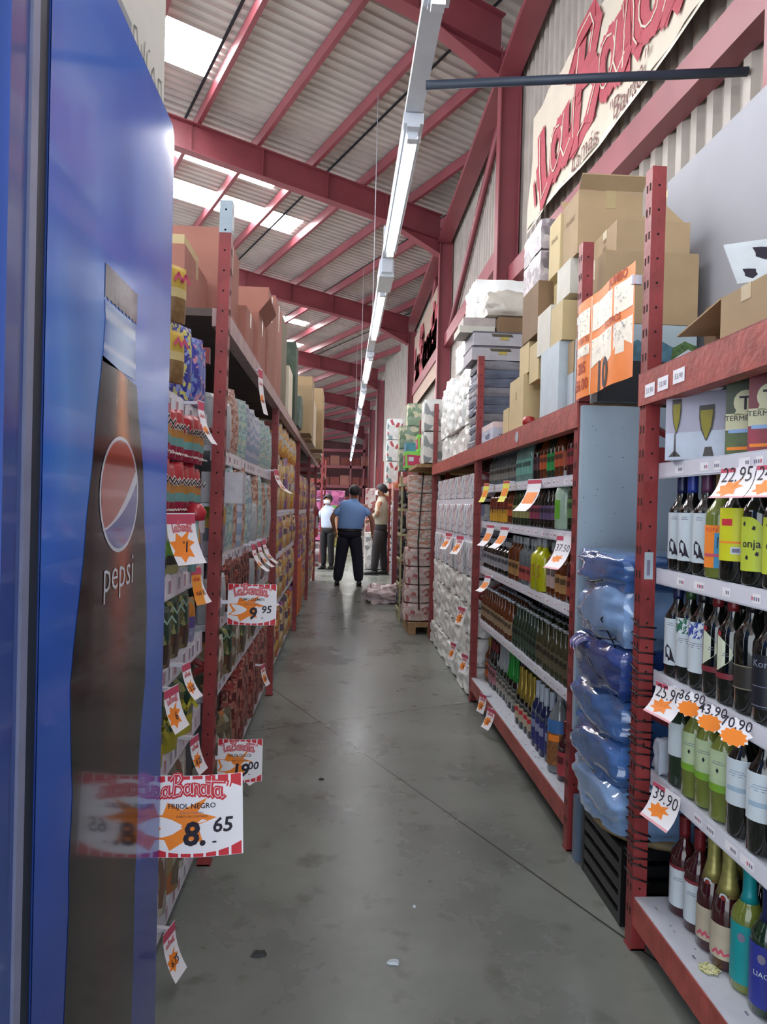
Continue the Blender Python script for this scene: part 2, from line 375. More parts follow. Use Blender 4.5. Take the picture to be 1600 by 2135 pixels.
# hangers to the purlins
for i, y in enumerate((4.6, 12.1, 20, 28)):
    u, v = uv(.43, y); mb = MB(); mb.tube([(.43, y, 4.17), (.43, y, zr(u) + .56)], .006, LAMPW, 5); tag(mb.build('hanger_wire'), 'thin wire holding up the lamp rail, %s from the camera' % nth(i), 'wire', 'lamp hanger wires')
# ================================================================ racks
STRIP = pm('price_strip_plastic', 'dcdce8', .3, var=.03)
SMALLINK = pm('faint_ink', '77728c', .6, var=.05)
XR, XL = .94, -.47
def upright(par, sx, xf, y0, y1, h, lean=0, holes=True, rear=False, topc=None):
    mb = MB(); mb.fn = (lambda p: (p[0] + sx * 0 + lean * p[2], p[1], p[2])) if lean else None
    X = lambda d: xf + sx * d
    a, b = sorted((X(0), X(.045)))
    mb.box(a, b, y0, y1, 0, h, RED)
    if topc: mb.box(a - .0008, b + .0008, y0 - .0008, y1 + .0008, h - .12, h + .001, topc)
    mb.box(a - .004, b + .004, y0 - .0, y1 + .0, 0, .006, RED)
    if holes:
        z = .12
        while z < h - .02:
            cx = X(.0225); r = .0042
            mb.poly([(cx + r * math.cos(t * PI / 3), y0 - .0008, z + r * math.sin(t * PI / 3)) for t in range(6)], HOLE)
            for yy in (y0 + .014, y1 - .014):
                xx = xf - sx * .0008; mb.poly([(xx, yy - .004, z - .012), (xx, yy + .004, z - .012), (xx, yy + .004, z + .012), (xx, yy - .004, z + .012)], HOLE)
            z += .076
    return mb.build('upright', par)
def rack_bay(sx, xf, y0, y1, ztop, shelves, label, near=True, far=True, htop=2.46, lip=.045, back=DARK, beam_h=.1, lean=0, base=True, topc=None, top=True, deck=WOOD, sdepth=.48, side=True, beamm=None, lipm=None):
    r = empty('pallet_rack', (0, 0, 0)); tag(r, label, 'shelving rack', 'red racks along the aisle')
    X = lambda a, b: sorted((xf + sx * a, xf + sx * b))
    for on, ya in ((near, y0), (far, y1 - .05)):
        if on:
            upright(r, sx, xf, ya, ya + .05, htop, lean, topc=topc); upright(r, sx, xf + sx * .95, ya, ya + .05, htop, lean, holes=False)
            mb = MB(); yc = ya + .025; z = .3; k = 0
            while z < ztop - .5:
                mb.tube([(xf + sx * (.03 if k % 2 else .96), yc, z), (xf + sx * (.96 if k % 2 else .03), yc, z + .45)], .012, RED, 4, smooth=False); z += .45; k += 1
            a, b = X(.045, .95); mb.box(a, b, yc - .012, yc + .012, ztop - (.28 if sx > 0 else .22), ztop - (.23 if sx > 0 else .16), RED)
            mb.build('side_brace', r)
    for n, dx in ((('beam', 0), ('beam', .93)) if top else ()):
        mb = MB(); aa, bb = sorted((xf + sx * dx, xf + sx * (dx + .045))); e = .006 if dx == 0 else 0
        aa2, bb2 = (aa - e, bb) if sx > 0 else (aa, bb + e)
        mb.box(aa2, bb2, y0 + .001 + (0 if near else .0), y1 - .001, ztop - beam_h, ztop, beamm or REDL)
        mb.box(aa2 + .004 * (sx < 0), bb2 - 0 , y0, y1, ztop, ztop + .004, RED); mb.build(n, r)
    if top: a, b = X(.046, .93); mb = MB(); mb.box(a, b, y0 + .01, y1 - .01, ztop - .03, ztop, deck); mb.build('deck', r)
    for z in shelves:
        mb = MB(); a, b = X(.05, sdepth); mb.box(a, b, y0 + .06, y1 - .06, z - .022, z, WHITE)
        a, b = X(.045, .05); mb.box(a, b, y0 + .055, y1 - .055, z - lip, z + .004, WHITE)
        sh = mb.build('shelf', r)
        mb = MB(); xx = xf + sx * .0435; a, b = sorted((xx, xx + sx * .0012))
        mb.box(a, b, y0 + .06, y1 - .06, z - lip + .004, z, lipm or STRIP)
        rr = random.Random(int(z * 1000) + int(y0 * 77)); y = y0 + .08
        while y < y1 - .16:
            w_ = rr.uniform(.03, .06); xo = xx - sx * .0006
            mb.poly([(xo, y, z - lip + .012), (xo, y + w_, z - lip + .012), (xo, y + w_, z - .01), (xo, y, z - .01)], PAPER)
            xo2 = xx - sx * .001
            for q in range(rr.randint(2, 4)):
                yy = y + .006 + q * .009; mb.poly([(xo2, yy, z - lip + .018), (xo2, yy + .005, z - lip + .018), (xo2, yy + .006, z - .018), (xo2, yy, z - .018)], SMALLINK if rr.random() < .75 else PINKINK)
            y += w_ + rr.uniform(.01, .1)
        mb.build('price_strip', sh)
    if base:
        a, b = X(.002, .05); mb = MB(); mb.box(a, b, y0 + .05, y1 - .05, .083, .168, REDL); mb.build('base_beam', r)
        a, b = X(.006, sdepth); mb = MB(); mb.box(a, b, y0 + .052, y1 - .052, .14, .172, WHITE)
        rr = random.Random(int(y0 * 50)); 
        for _ in range(46):
            yy = rr.uniform(y0 + .1, y1 - .1); xx = xf + sx * rr.uniform(.015, .075); s_ = rr.uniform(.004, .012)
            mb.poly([(xx, yy, .1728), (xx + s_ * .5, yy, .1728), (xx + s_ * .6, yy + s_ * 1.6, .1728), (xx, yy + s_ * 1.5, .1728)], SMALLINK if rr.random() < .7 else pm('smudge', 'b0a6a8', .6))
        mb.build('base_shelf', r)
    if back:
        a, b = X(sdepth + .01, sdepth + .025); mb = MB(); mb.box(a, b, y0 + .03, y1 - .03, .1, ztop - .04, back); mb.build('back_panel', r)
    return r
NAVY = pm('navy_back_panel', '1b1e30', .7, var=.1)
NB = rack_bay(1, XR, -.6, 2.25, 1.815, [1.53, 1.203, .885, .573], 'red rack bay full of wine bottles at the right, nearest the camera', near=True, far=True, back=NAVY)
BB = rack_bay(1, XR, 2.85, 5.12, 1.815, [1.53, 1.285, .968, .60], 'red rack bay of spirits bottles behind the blue wrapped bundles', back=NAVY)
WB = rack_bay(1, XR, 5.12, 7.55, 1.815, [1.45, 1.165], 'red rack bay filled with white wrapped packs, beyond the spirits bay', near=False, back=NAVY, base=False)
# price labels stuck on the near beam, and a round sticker on the next
mb = MB()
for y, z in ((2.16, 1.735), (2.07, 1.74), (1.97, 1.745)):
    mb.M = Matrix.Translation((XR - .0075, y, z)) @ Matrix.Rotation(-PI / 2, 4, 'Z')
    mb.poly([(-.035, 0, 0), (.035, 0, 0), (.035, 0, .04), (-.035, 0, .04)], PAPER); mb.text('53.90', SMALLINK, .022, (0, .012), off=.0008)
mb.build('shelf_label', NB)
mb = MB(); mb.M = Matrix.Translation((XR - .0075, 3.85, 1.77)) @ Matrix.Rotation(-PI / 2, 4, 'Z')
mb.poly([(.035 * math.cos(t * PI / 6), 0, .03 * math.sin(t * PI / 6)) for t in range(12)], pm('grey_sticker', 'a9b4bd', .5)); mb.build('round_sticker', BB)
mb = MB(); mb.M = Matrix.Translation((XR + .022, 2.1985, 1.17)); mb.poly([(-.014, 0, 0), (.014, 0, 0), (.014, 0, .085), (-.014, 0, .085)], pm('pale_tag', 'a9b7c0', .4)); mb.poly([(-.006, -.0006, .012), (.004, -.0006, .012), (.004, -.0006, .06), (-.006, -.0006, .06)], SMALLINK)
mb.build('upright_label', NB)
# black strings wound round the near upright
mb = MB(); pts = []; e = .0045; z = 1.04
while z > .22:
    for x, y in ((XR - e, 2.25 + e), (XR - e, 2.2 - e), (XR + .05, 2.2 - e), (XR + .05, 2.25 + e)): pts.append((x, y, z)); z -= random.choice((.004, .006, .018))
mb.tube(pts, .0027, BLACK, 5)
mb.build('tied_string', NB)

LBM = pm('dull_beam_paint', 'a88a88', .5, var=.2)
DUSK = pm('dusty_dark_deck', '5b4d48', .8)
L1 = rack_bay(-1, XL, .2, 2.79, 1.0, [], 'red upright', base=False) if False else None
def gondola(label, y0, y1, shelves, up, ztop, **k):
    return rack_bay(-1, XL, y0, y1, ztop, shelves, label, base=False, beam_h=.07, near=up[0], far=up[1], **k)
LA = gondola('red left rack bay nearest the camera, behind the blue cooler', 1.68, 2.79, [1.70, 1.335, 1.155, .89, .615, .14], (False, True), 2.12, top=False, htop=2.51, lip=.075, lean=.012, topc=pm('bare_steel_tip', '9aa6b0', .4), deck=DUSK)
LB = gondola('red left rack bay holding sauces and wrapped bottles, second from the camera', 2.79, 5.22, [1.60, 1.16, .89, .61, .14], (False, True), 2.12, htop=2.13, lip=.06, beamm=LBM, deck=DUSK)
LC = gondola('red left rack bay hung with orange snack bags, third from the camera', 5.22, 7.86, [1.32, .98, .6, .14], (False, True), 2.12, htop=2.13, lip=.05, beamm=LBM, deck=DUSK)
LD = gondola('red left rack bay with purple snack bags, fourth from the camera', 7.86, 10.4, [1.3, .95, .6, .14], (False, True), 2.12, htop=2.13, lip=.05, beamm=LBM, deck=DUSK)
LE = gondola('red left rack bay fifth from the camera, far down the aisle', 10.4, 13.0, [1.3, .95, .6, .14], (False, True), 2.12, htop=2.13, lip=.05, beamm=LBM, deck=DUSK)
RF = rack_bay(1, XR, 8.95, 11.4, 1.815, [1.4, 1.05, .7, .35], 'right rack bay beyond the pink bundles, full of mixed packets', near=True, back=NAVY, base=False)
RG = rack_bay(1, XR, 12.3, 14.7, 1.815, [1.4, 1.05, .7, .35], 'right rack bay with mixed packets beside the standing people', near=True, back=NAVY, base=False)
RH = rack_bay(1, XR, 17.5, 20.4, 1.815, [1.4, 1.05, .7, .35], 'right rack bay beyond the person in beige', near=True, back=NAVY, base=False)
LF = gondola('left rack bay standing behind the three people', 17.0, 20.0, [1.5, 1.1, .7, .3], (True, True), 2.12, htop=2.6, lip=.05, deck=DUSK)

# ================================================================ lettering and price signs
def arc(cx, cy, rx, ry, a0, a1, n=9): return [(cx + rx * math.cos(math.radians(a0 + (a1 - a0) * i / n)), cy + ry * math.sin(math.radians(a0 + (a1 - a0) * i / n))) for i in range(n + 1)]
def _a(cx): return [arc(cx, .32, .19, .27, 60, 400, 12), [(cx + .2, .62), (cx + .17, .2), (cx + .26, .02), (cx + .4, .14)]]
LOGO = [[(0, 1.02), (.08, .5), (.2, 0), (.42, .12), (.5, .26)]] + _a(.68) + [[(1.3, 1.12), (1.24, .5), (1.16, -.02)], [(1.02, .98), (1.25, 1.26), (1.6, 1.24), (1.72, 1.0), (1.55, .74), (1.3, .66), (1.62, .58), (1.78, .34), (1.6, .06), (1.16, -.02)]] + _a(2.05) + [[(2.42, .66), (2.44, .3), (2.42, 0)], [(2.43, .36), (2.55, .62), (2.68, .6), (2.72, .4), (2.7, .12), (2.8, 0)]] + _a(3.02) + [[(3.52, 1.2), (3.46, .5), (3.46, .1), (3.56, 0)], [(3.2, .86), (3.6, .92), (4.25, .98)]] + _a(3.86)
def logo(mb, place, x, z, w, arcup=.35, mats=None, quotes=True):
    k = w / 4.4
    bend = lambda px, py: place(x + (px - 2.1) * k, z + (py + arcup * math.sin(PI * max(0, min(1, px / 4.2)))) * k * 1.05)
    m1, m2 = mats or (REDINK, PAPER)
    mb.stroke(LOGO, .235, m1, lambda a, b: bend(a, b))
    p2 = lambda a, b: tuple(Vector(bend(a, b)) + Vector(mb_off(place)))
    mb.stroke([[(a - .02, b + .02) for a, b in l] for l in LOGO], .035, m2, p2)
    if quotes: mb.stroke([[(-.42, .95), (-.36, .7)], [(-.25, 1.0), (-.2, .75)], [(4.5, 1.0), (4.42, .75)], [(4.68, .95), (4.6, .7)]], .09, m1, bend)
def mb_off(place):
    a = Vector(place(0, 0)); b = Vector(place(.01, 0)); c = Vector(place(0, .01)); n = (b - a).cross(c - a).normalized(); return n * .0006
STAR = [(-.50, .16), (-.30, .17), (-.235, .36), (-.06, .25), (.25, .42), (.13, .21), (.36, .12), (.13, .02), (.19, -.24), (0, -.2), (-.22, -.36), (-.28, -.2), (-.52, -.17), (-.40, -.05)]
def price_sheet(name, w, h, name_txt, big, small, par, bend=.012):
    """shop price sheet: logo, product, star burst, price, red striped border"""
    mb = MB(); fy = lambda x, z: -bend * (1 - (2 * x / w) ** 2) + .25 * bend * (z / h)
    base = lambda d: (lambda x, z: (x, fy(x, z) - d, z))
    mb.grid(lambda u, v: base(0)((u - .5) * w, v * h), 10, 4, PAPER)
    n = 8; P = base(.0006)
    for top in (0, 1):
        for i in range(n):
            xa = -w / 2 + w * (i + .08) / n; xb = -w / 2 + w * (i + .88) / n
            f = lambda x: h * (.045 + .13 * abs(2 * x / w) ** 2.6)
            q = [P(xa, h * .005), P(xb, h * .005), P(xb, f(xb)), P(xa, f(xa))] if not top else [P(xa, h - f(xa)), P(xb, h - f(xb)), P(xb, h * .995), P(xa, h * .995)]
            mb.poly(q, REDINK)
    P = base(.0008); s_ = h * 1.0
    mb.poly([P(-.0 * w, h * .36)] + [P(max(-w * .49, min(w * .4, x * s_ - .02 * w)), h * .40 + z * s_ * .85) for x, z in STAR[:1]], ORANGE) if False else None
    cx, cz = -.05 * w, h * .38; pts = [(max(-w * .495, cx + x * s_), cz + z * s_ * .82) for x, z in STAR]
    for i in range(len(pts)):
        a, b = pts[i], pts[(i + 1) % len(pts)]; mb.poly([P(cx, cz), P(*a), P(*b)][::-1], ORANGE)
    logo(mb, base(.0012), -.03 * w, h * .70, w * .72, .3)
    P2 = base(.0013)
    mb.text(name_txt, INK, h * .088, (0, h * .60), bold=.012, place=P2)
    mb.text('POR SU COMPRA', SMALLINK, h * .036, (0, h * .535), place=P2); mb.text('OFERTA DE CONTADO', INK, h * .036, (0, h * .49), place=P2)
    P3 = base(.0016)
    mb.text(big, INK, h * .40, (.02 * w, h * .155), shear=.12, bold=.03, align='CENTER', place=P3)
    bw = .1 * len(big) * .62
    mb.text(small, INK, h * .25, (.30 * w if len(big) < 3 else .33 * w, h * .30), shear=.12, bold=.02, place=P3)
    mb.poly([P3(.2 * w, h * .17), P3(.24 * w, h * .17), P3(.24 * w, h * .19), P3(.2 * w, h * .19)], INK)
    return mb.build(name, par)
def sign(loc, w, h, t, big, small, label, rz=0, arm=None, tilt=0):
    r = empty('price_sign', loc, rz); r.rotation_euler = (0, tilt, rz); tag(r, label, 'price sign')
    price_sheet('printed_sheet', w, h, t, big, small, r)
    if arm:
        mb = MB(); mb.box(-w / 2 - arm, -w / 2 + .03, .002, .006, h * .5, h * .5 + .014, STRIP); mb.box(-w / 2 - arm, -w / 2 - arm + .006, -.01, .016, h * .42, h * .62, STRIP); mb.build('clip_arm', r)
    return r
sign((-.315, 1.63, .585), .222, .182, 'FRIJOL NEGRO', '8.', '65', 'white price sign reading 8.65 for black beans, beside the blue cooler', arm=.06, tilt=-.035)
sign((-.355, 2.93, .885), .196, .165, 'LOMO CLEMEN', '9', '95', 'white price sign reading 9.95 sticking out past the left near upright', arm=.03)
sign((-.385, 2.9, .262), .178, .17, 'SALSA DULCE', '19', '00', 'white price sign reading 19.00 standing out low on the left rack', arm=.02)

def card(w, h, kind, txt=None, bend=.25):
    """small hanging card, origin at its top edge, hangs down, curls forward; faces -Y"""
    mb = MB(); R_ = h / max(bend, .01)
    def P(d):
        def f(x, z):
            s = -z; a = bend * 2 * s / h; rr = h / (bend * 2); return (x, -(rr * (1 - math.cos(a))) - d, -rr * math.sin(a))
        return f
    p = P(0); mb.grid(lambda u, v: p((u - .5) * w, -h * (1 - v)), 2, 6, PAPER)
    q = P(.0006)
    if kind == 'tag':
        mb.poly([q(-w / 2, -h * .02), q(w / 2, -h * .02), q(w / 2, -h * .2), q(-w / 2, -h * .2)][::-1], PINKINK)
        pts = [(x * w * 1.0, -h * .66 + z * w * .95) for x, z in STAR]
        for i in range(len(pts)): mb.poly([q(-.04 * w, -h * .66), q(*pts[i]), q(*pts[(i + 1) % len(pts)])][::-1], ORANGE)
        logo(mb, P(.001), 0, -h * .36, w * .7, .2, quotes=False)
        if txt: mb.text(txt, INK, w * .34, (0, -h * .74), shear=.1, bold=.02, place=P(.0014))
    if kind == 'price':
        mb.poly([q(-w / 2, -h * .01), q(-w * .05, -h * .01), q(-w * .05, -h * .13), q(-w / 2, -h * .13)][::-1], PINKINK)
        mb.poly([q(-w / 2, -h * .93), q(w / 2, -h * .93), q(w / 2, -h), q(-w / 2, -h)][::-1], pm('soft_pink_ink', 'e8a9b4', .6))
        mb.text(txt, INK, w * .40, (0, -h * .42), shear=.08, bold=-.004, place=P(.001))
        pts = [(x * w * .8, -h * .66 + z * w * .5) for x, z in STAR]
        for i in range(len(pts)): mb.poly([q(-.03 * w, -h * .66), q(*pts[i]), q(*pts[(i + 1) % len(pts)])][::-1], ORANGE)
    if kind == 'plain':
        mb.poly([q(-w * .4, -h * .35), q(w * .4, -h * .35), q(w * .4, -h * .7), q(-w * .4, -h * .7)][::-1], ORANGE)
        mb.text(txt or '5.50', INK, w * .3, (0, -h * .58), place=P(.001))
        mb.poly([q(-w / 2, -h * .02), q(w / 2, -h * .02), q(w / 2, -h * .12), q(-w / 2, -h * .12)][::-1], PINKINK)
    if kind == 'yellow':
        pass
    return mb
def hang(loc, rz, w, h, kind, txt, label, bend=.5, group=None, mat=None):
    mb = card(w, h, kind, txt, bend); o = mb.build('price_card'); o.location = loc; o.rotation_euler = (0, 0, rz); tag(o, label, 'price card', group)
    if mat: o.data.materials[0] = mat
    L_ = (x0 := loc[0]); L_ = abs(-.5135 - x0) if x0 < 0 else max(.006, .9835 - x0)
    mb = MB(); mb.box(-.008, .008, .0005, L_, -.012, -.002, STRIP); mb.build('clip', o)
    return o
D = math.radians
# left shelf tags
hang((-.45, 2.04, 1.345), D(66), .13, .15, 'tag', '7', 'large curled price card under the red cans, at the cooler edge', .3)
hang((-.46, 2.33, 1.70), D(78), .05, .15, 'tag', '6.95', 'price card hanging from the top left shelf below the blue boxes', .35)
hang((-.46, 2.34, 1.165), D(78), .055, .12, 'tag', '5.75', 'white and orange price card beside the red upright, second shelf below the cans', .35)
hang((-.455, 2.29, 1.172), D(67), .05, .12, 'tag', '4.50', 'orange price card partly behind another card below the cans', .2, mat=pm('orange_card', 'e8973c', .6))
hang((-.46, 2.2, .89), D(78), .06, .115, 'tag', '3.25', 'price card on the left shelf above the green bean bags', .4)
hang((-.45, 1.97, .875), D(78), .09, .12, 'tag', '6', 'price card cut off by the cooler edge above green bean bags', .3)
hang((-.46, 2.06, .60), D(78), .07, .13, 'tag', '5.90', 'price card on the left shelf just above the 8.65 sign', .35)
hang((-.46, 2.05, .175), D(78), .075, .14, 'tag', '6.75', 'price card on the lowest left shelf, near the floor', .3)
hang((-.46, 2.35, .62), D(78), .07, .12, 'tag', '8.25', 'price card leaning by the red left upright at knee height', .3)
for i, y in enumerate((3.7, 3.95, 4.2)):
    hang((-.45, y, 1.17), D(78), .06, .17, 'tag', '4.95', 'curled price card, %s of three side by side under the tall wrapped bottles' % nth(i), .55, 'three curled cards')
hang((-.44, 3.75, 2.07), D(78), .075, .24, 'tag', '9.90', 'long price card hanging from the left top beam', .15)
hang((-.45, 4.5, .87), D(78), .07, .15, 'tag', '4.40', 'curled price card left of the second left upright, knee height', .5)
hang((-.45, 4.3, .42), D(78), .08, .13, 'tag', '3.30', 'price card on the left rack above the red wrapped packs near the floor', .3)
hang((-.43, 3.7, .15), D(78), .09, .14, 'tag', '7.20', 'price card low on the left rack right above the floor joint', .3)
hang((-.44, 3.45, .15), D(65), .07, .12, 'tag', '7.20', 'price card lying low beside the white sacks on the left', .5)
hang((-.44, 4.75, 1.60), D(78), .1, .2, 'tag', '2.95', 'price card on the shelf under the striped wrapped columns', .6)
# right side cards (faces look back along the aisle)
RZ = D(-38)
hang((.965, 1.71, 1.495), D(-85), .135, .085, 'price', '22.95', 'white price card reading 22.95 under the red wine carton', .42)
hang((.965, 1.56, 1.495), D(-85), .12, .085, 'price', '24.95', 'white price card at the right picture edge beside the 22.95 card', .42)
hang((.965, 2.04, .875), D(-82), .135, .10, 'price', '25.90', 'white price card reading 25.90 at the left end of the shelf', .45)
hang((.965, 2.04, .575), D(-80), .13, .11, 'price', '39.90', 'white price card reading 39.90 above the foil-necked bottles', .42)
def burst(loc, rz, t, label):
    mb = MB(); k = 11; pts = []
    for i in range(k * 2):
        a = PI * i / k; r = .036 if i % 2 else .045; pts.append((r * math.cos(a), 0, r * math.sin(a) * .8 - .03))
    mb.poly(pts, PAPER)
    mb.poly([(p[0] * .82, -.0008, (p[2] + .03) * .62 - .042) for p in pts], ORANGE); mb.text(t, INK, .036, (0, -.022), bold=.005, off=.0016)
    mb.M = Matrix.Identity(4)
    o = mb.build('price_burst'); o.location = loc; o.rotation_euler = (D(-22), 0, rz); tag(o, label, 'price card')
burst((.955, 1.88, .895), D(-62), '36.90', 'orange starburst price reading 36.90 on the shelf edge above white wines')
burst((.955, 1.77, .89), D(-62), '43.90', 'orange starburst price reading 43.90, between two other bursts')
burst((.955, 1.66, .89), D(-62), '70.90', 'orange starburst price at the right picture edge above dark bottles')
# spirits bay cards
hang((.93, 4.62, 1.54), D(-72), .07, .13, 'plain', '', 'yellow price card on the top spirits shelf, farther one', .3, mat=pm('yellow_card', 'e6e25a', .6))
hang((.93, 4.05, 1.54), D(-72), .07, .13, 'plain', '', 'yellow price card on the top spirits shelf, nearer one', .3, mat=pm('yellow_card', 'e6e25a', .6))
hang((.95, 3.52, 1.53), D(-72), .12, .19, 'plain', '62.50', 'large curled price card on the top spirits shelf', .5)
hang((.95, 4.55, 1.275), D(-72), .09, .16, 'plain', '55.00', 'curled price card at the far end of the second spirits shelf', .5)
hang((.95, 4.15, 1.275), D(-72), .09, .16, 'plain', '49.00', 'curled price card near the far end of the second spirits shelf', .6)
hang((.95, 3.02, 1.27), D(-72), .11, .16, 'price', '37.50', 'curled price card above the brown bottles beside the blue bundles', .45)
hang((.95, 4.6, .945), D(-72), .08, .13, 'plain', '44.00', 'small curled price card on the third spirits shelf', .6)
hang((.93, 4.55, .19), D(-72), .09, .12, 'tag', '22', 'pink price card on the base beam of the spirits bay, farther one', .2)
hang((.93, 4.3, .17), D(-72), .09, .13, 'tag', '22', 'orange price card on the base beam of the spirits bay, nearer one', .35)
hang((.93, 5.25, .3), D(-72), .1, .14, 'tag', '8', 'orange price card on the far red post near the floor', .2)
hang((.93, 5.8, .28), D(-72), .1, .14, 'tag', '8', 'orange price card below the lowest white bales', .2)
hang((.93, 5.45, .62), D(-72), .12, .14, 'tag', '12', 'orange price card stuck on the white bales beside the red post', .2)
hang((.93, 6.2, 1.16), D(-72), .12, .16, 'tag', '9', 'price card under the white packs of the far bay', .4)
hang((.93, 5.6, 1.16), D(-72), .12, .16, 'tag', '9', 'price card under the white packs beside the far red post', .4)

# ---------------------------------------------------------------- orange offer poster across the gap
def poster():
    r = empty('offer_poster', (.925, 2.84, 1.82), -PI / 2); tag(r, 'large orange and white offer poster hung across the gap between racks', 'poster')
    # local: x from 0 (far) to +.54 (near side) ; facing -Y local = -X world
    mb = MB(); W_, H_ = .55, .375; P = lambda d: (lambda x, z: (x, -d - .006 * math.sin(x * 21) , z))
    OR = pm('poster_orange', 'f2832a', .45, var=.05); WH = pm('poster_white', 'f4ead8', .45, var=.08, scale=30)
    p = P(0); mb.grid(lambda u, v: p(u * W_, v * H_), 14, 4, OR)
    q = P(.0008); rr = random.Random(3)
    def quad(x0, z0, x1, z1, x2, z2, x3, z3, m, pp=q): mb.poly([pp(x0, z0), pp(x1, z1), pp(x2, z2), pp(x3, z3)], m)
    for x0, x1 in ((.005, .145), (.165, .54)):
        n = 6
        for i in range(n):
            xa = x0 + (x1 - x0) * i / n; xb = x0 + (x1 - x0) * (i + 1) / n
            quad(xa, .235, xb, .235, xb, .335, xa, .335, WH)
            if x0 > .1: quad(xa, .085 + .05 * rr.random(), xb, .085 + .05 * rr.random(), xb, .205, xa, .205, WH)
            else: quad(xa, .16, xb, .16, xb, .20, xa, .20, WH)
    q2 = P(.0016)
    for i in range(150):
        x = rr.choice((rr.uniform(.01, .135), rr.uniform(.175, .53), rr.uniform(.175, .53))); z = rr.choice((rr.uniform(.24, .33), rr.uniform(.14, .2))); s = rr.uniform(.003, .008); a = rr.uniform(0, 3)
        mb.stroke([[(x, z), (x + s * math.cos(a), z + s * math.sin(a) * 1.6), (x + s * 1.6 * math.cos(a + 1), z + s)]], .0016, SMALLINK if rr.random() < .6 else pm('grey_green_ink', '7c8a7a', .6), q2)
    RB = pm('red_brown_ink', 'a8371c', .6)
    mb.text('JUMBO', RB, .045, (.42, .345), bold=.02, place=q2); mb.text('5 LITROS', RB, .035, (.38, .212), bold=.02, place=q2)
    mb.text('205', RB, .06, (.072, .095), bold=.02, place=q2); mb.text('56.00', RB, .062, (.072, .03), bold=.02, place=q2); mb.text('10', INK, .15, (.28, .005), bold=.035, place=q2)
    mb.text('GRATIS', RB, .03, (.09, .21), bold=.01, place=q2)
    mb.poly([q(.155, 0), q(.16, 0), q(.16, .37), q(.155, .37)], WH)
    mb.build('printed_sheet', r)
    mb = MB(); mb.box(0, .008, -.004, .03, .3, .33, STRIP); mb.box(.535, .547, -.004, .03, .3, .33, STRIP); mb.build('tape', r)
poster()

# ---------------------------------------------------------------- banner on the wall
def banner():
    r = empty('wall_banner', (2.24, 9.0, 4.88), -PI / 2); tag(r, 'huge cream wall banner with red brush lettering above the right racks', 'banner')
    Wb, Hb = 8.0, 1.27; CR = pm('banner_cloth', 'cbbfae', .7, var=.06, scale=2, bump=.1, bscale=3)
    BR_ = pm('banner_red', 'a83a48', .6, var=.1); mb = MB()
    P = lambda d: (lambda x, z: (x, -d - .03 * math.sin(x * 1.7) - .012 * math.sin(x * 9 + z * 4), z - .05 * x))
    p = P(0); mb.grid(lambda u, v: p(u * Wb + .3 * v, v * Hb), 60, 6, CR)
    for i in range(16): mb.add([p(i * .5, -.03), p(i * .5 + .5, -.03), p(i * .5 + .5, .03), p(i * .5, .03)], [(0, 1, 2, 3)], pm('banner_frame', 'd8cfc0', .6))
    q = P(.02); kx, kz = .98, .80
    f = lambda a, b: (.74 + a * kx, .02 + (b + .40 * math.sin(PI * max(0, min(1, a / 4.4)))) * kz)
    mb.stroke(LOGO, .25, BR_, lambda a, b: q(*f(a, b)))
    q3 = P(.026); mb.stroke(LOGO, .022, CR, lambda a, b: q3(*f(a - .05, b + .04)))
    mb.stroke([[(.42, .42), (.5, .18)], [(.66, .50), (.74, .28)]], .12, BR_, q)
    IK = pm('banner_ink', '6b3b3b', .6)
    mb.text('La más', IK, .25, (1.80, .0), align='LEFT', place=q, shear=.1); mb.text('"Barata"', IK, .27, (2.80, .0), align='LEFT', place=q, shear=.1)
    mb.build('printed_cloth', r)
banner()
def banner2():
    r = empty('wall_banner', (2.24, 23.6, 4.6), -PI / 2); tag(r, 'distant wall banner with red lettering between far columns', 'banner')
    mb = MB(); P = lambda x, z: (x, 0, z); mb.grid(lambda u, v: P(u * 6.6, v * 2.3), 4, 2, pm('far_banner_cloth', 'a78f80', .7))
    q = lambda x, z: (x, -.03, z); mb.stroke([[(a * 1.35 + .5, b * 1.0 + .7) for a, b in l] for l in LOGO], .36, pm('banner_red', 'a83a48', .6), q); mb.build('printed_cloth', r)
banner2()
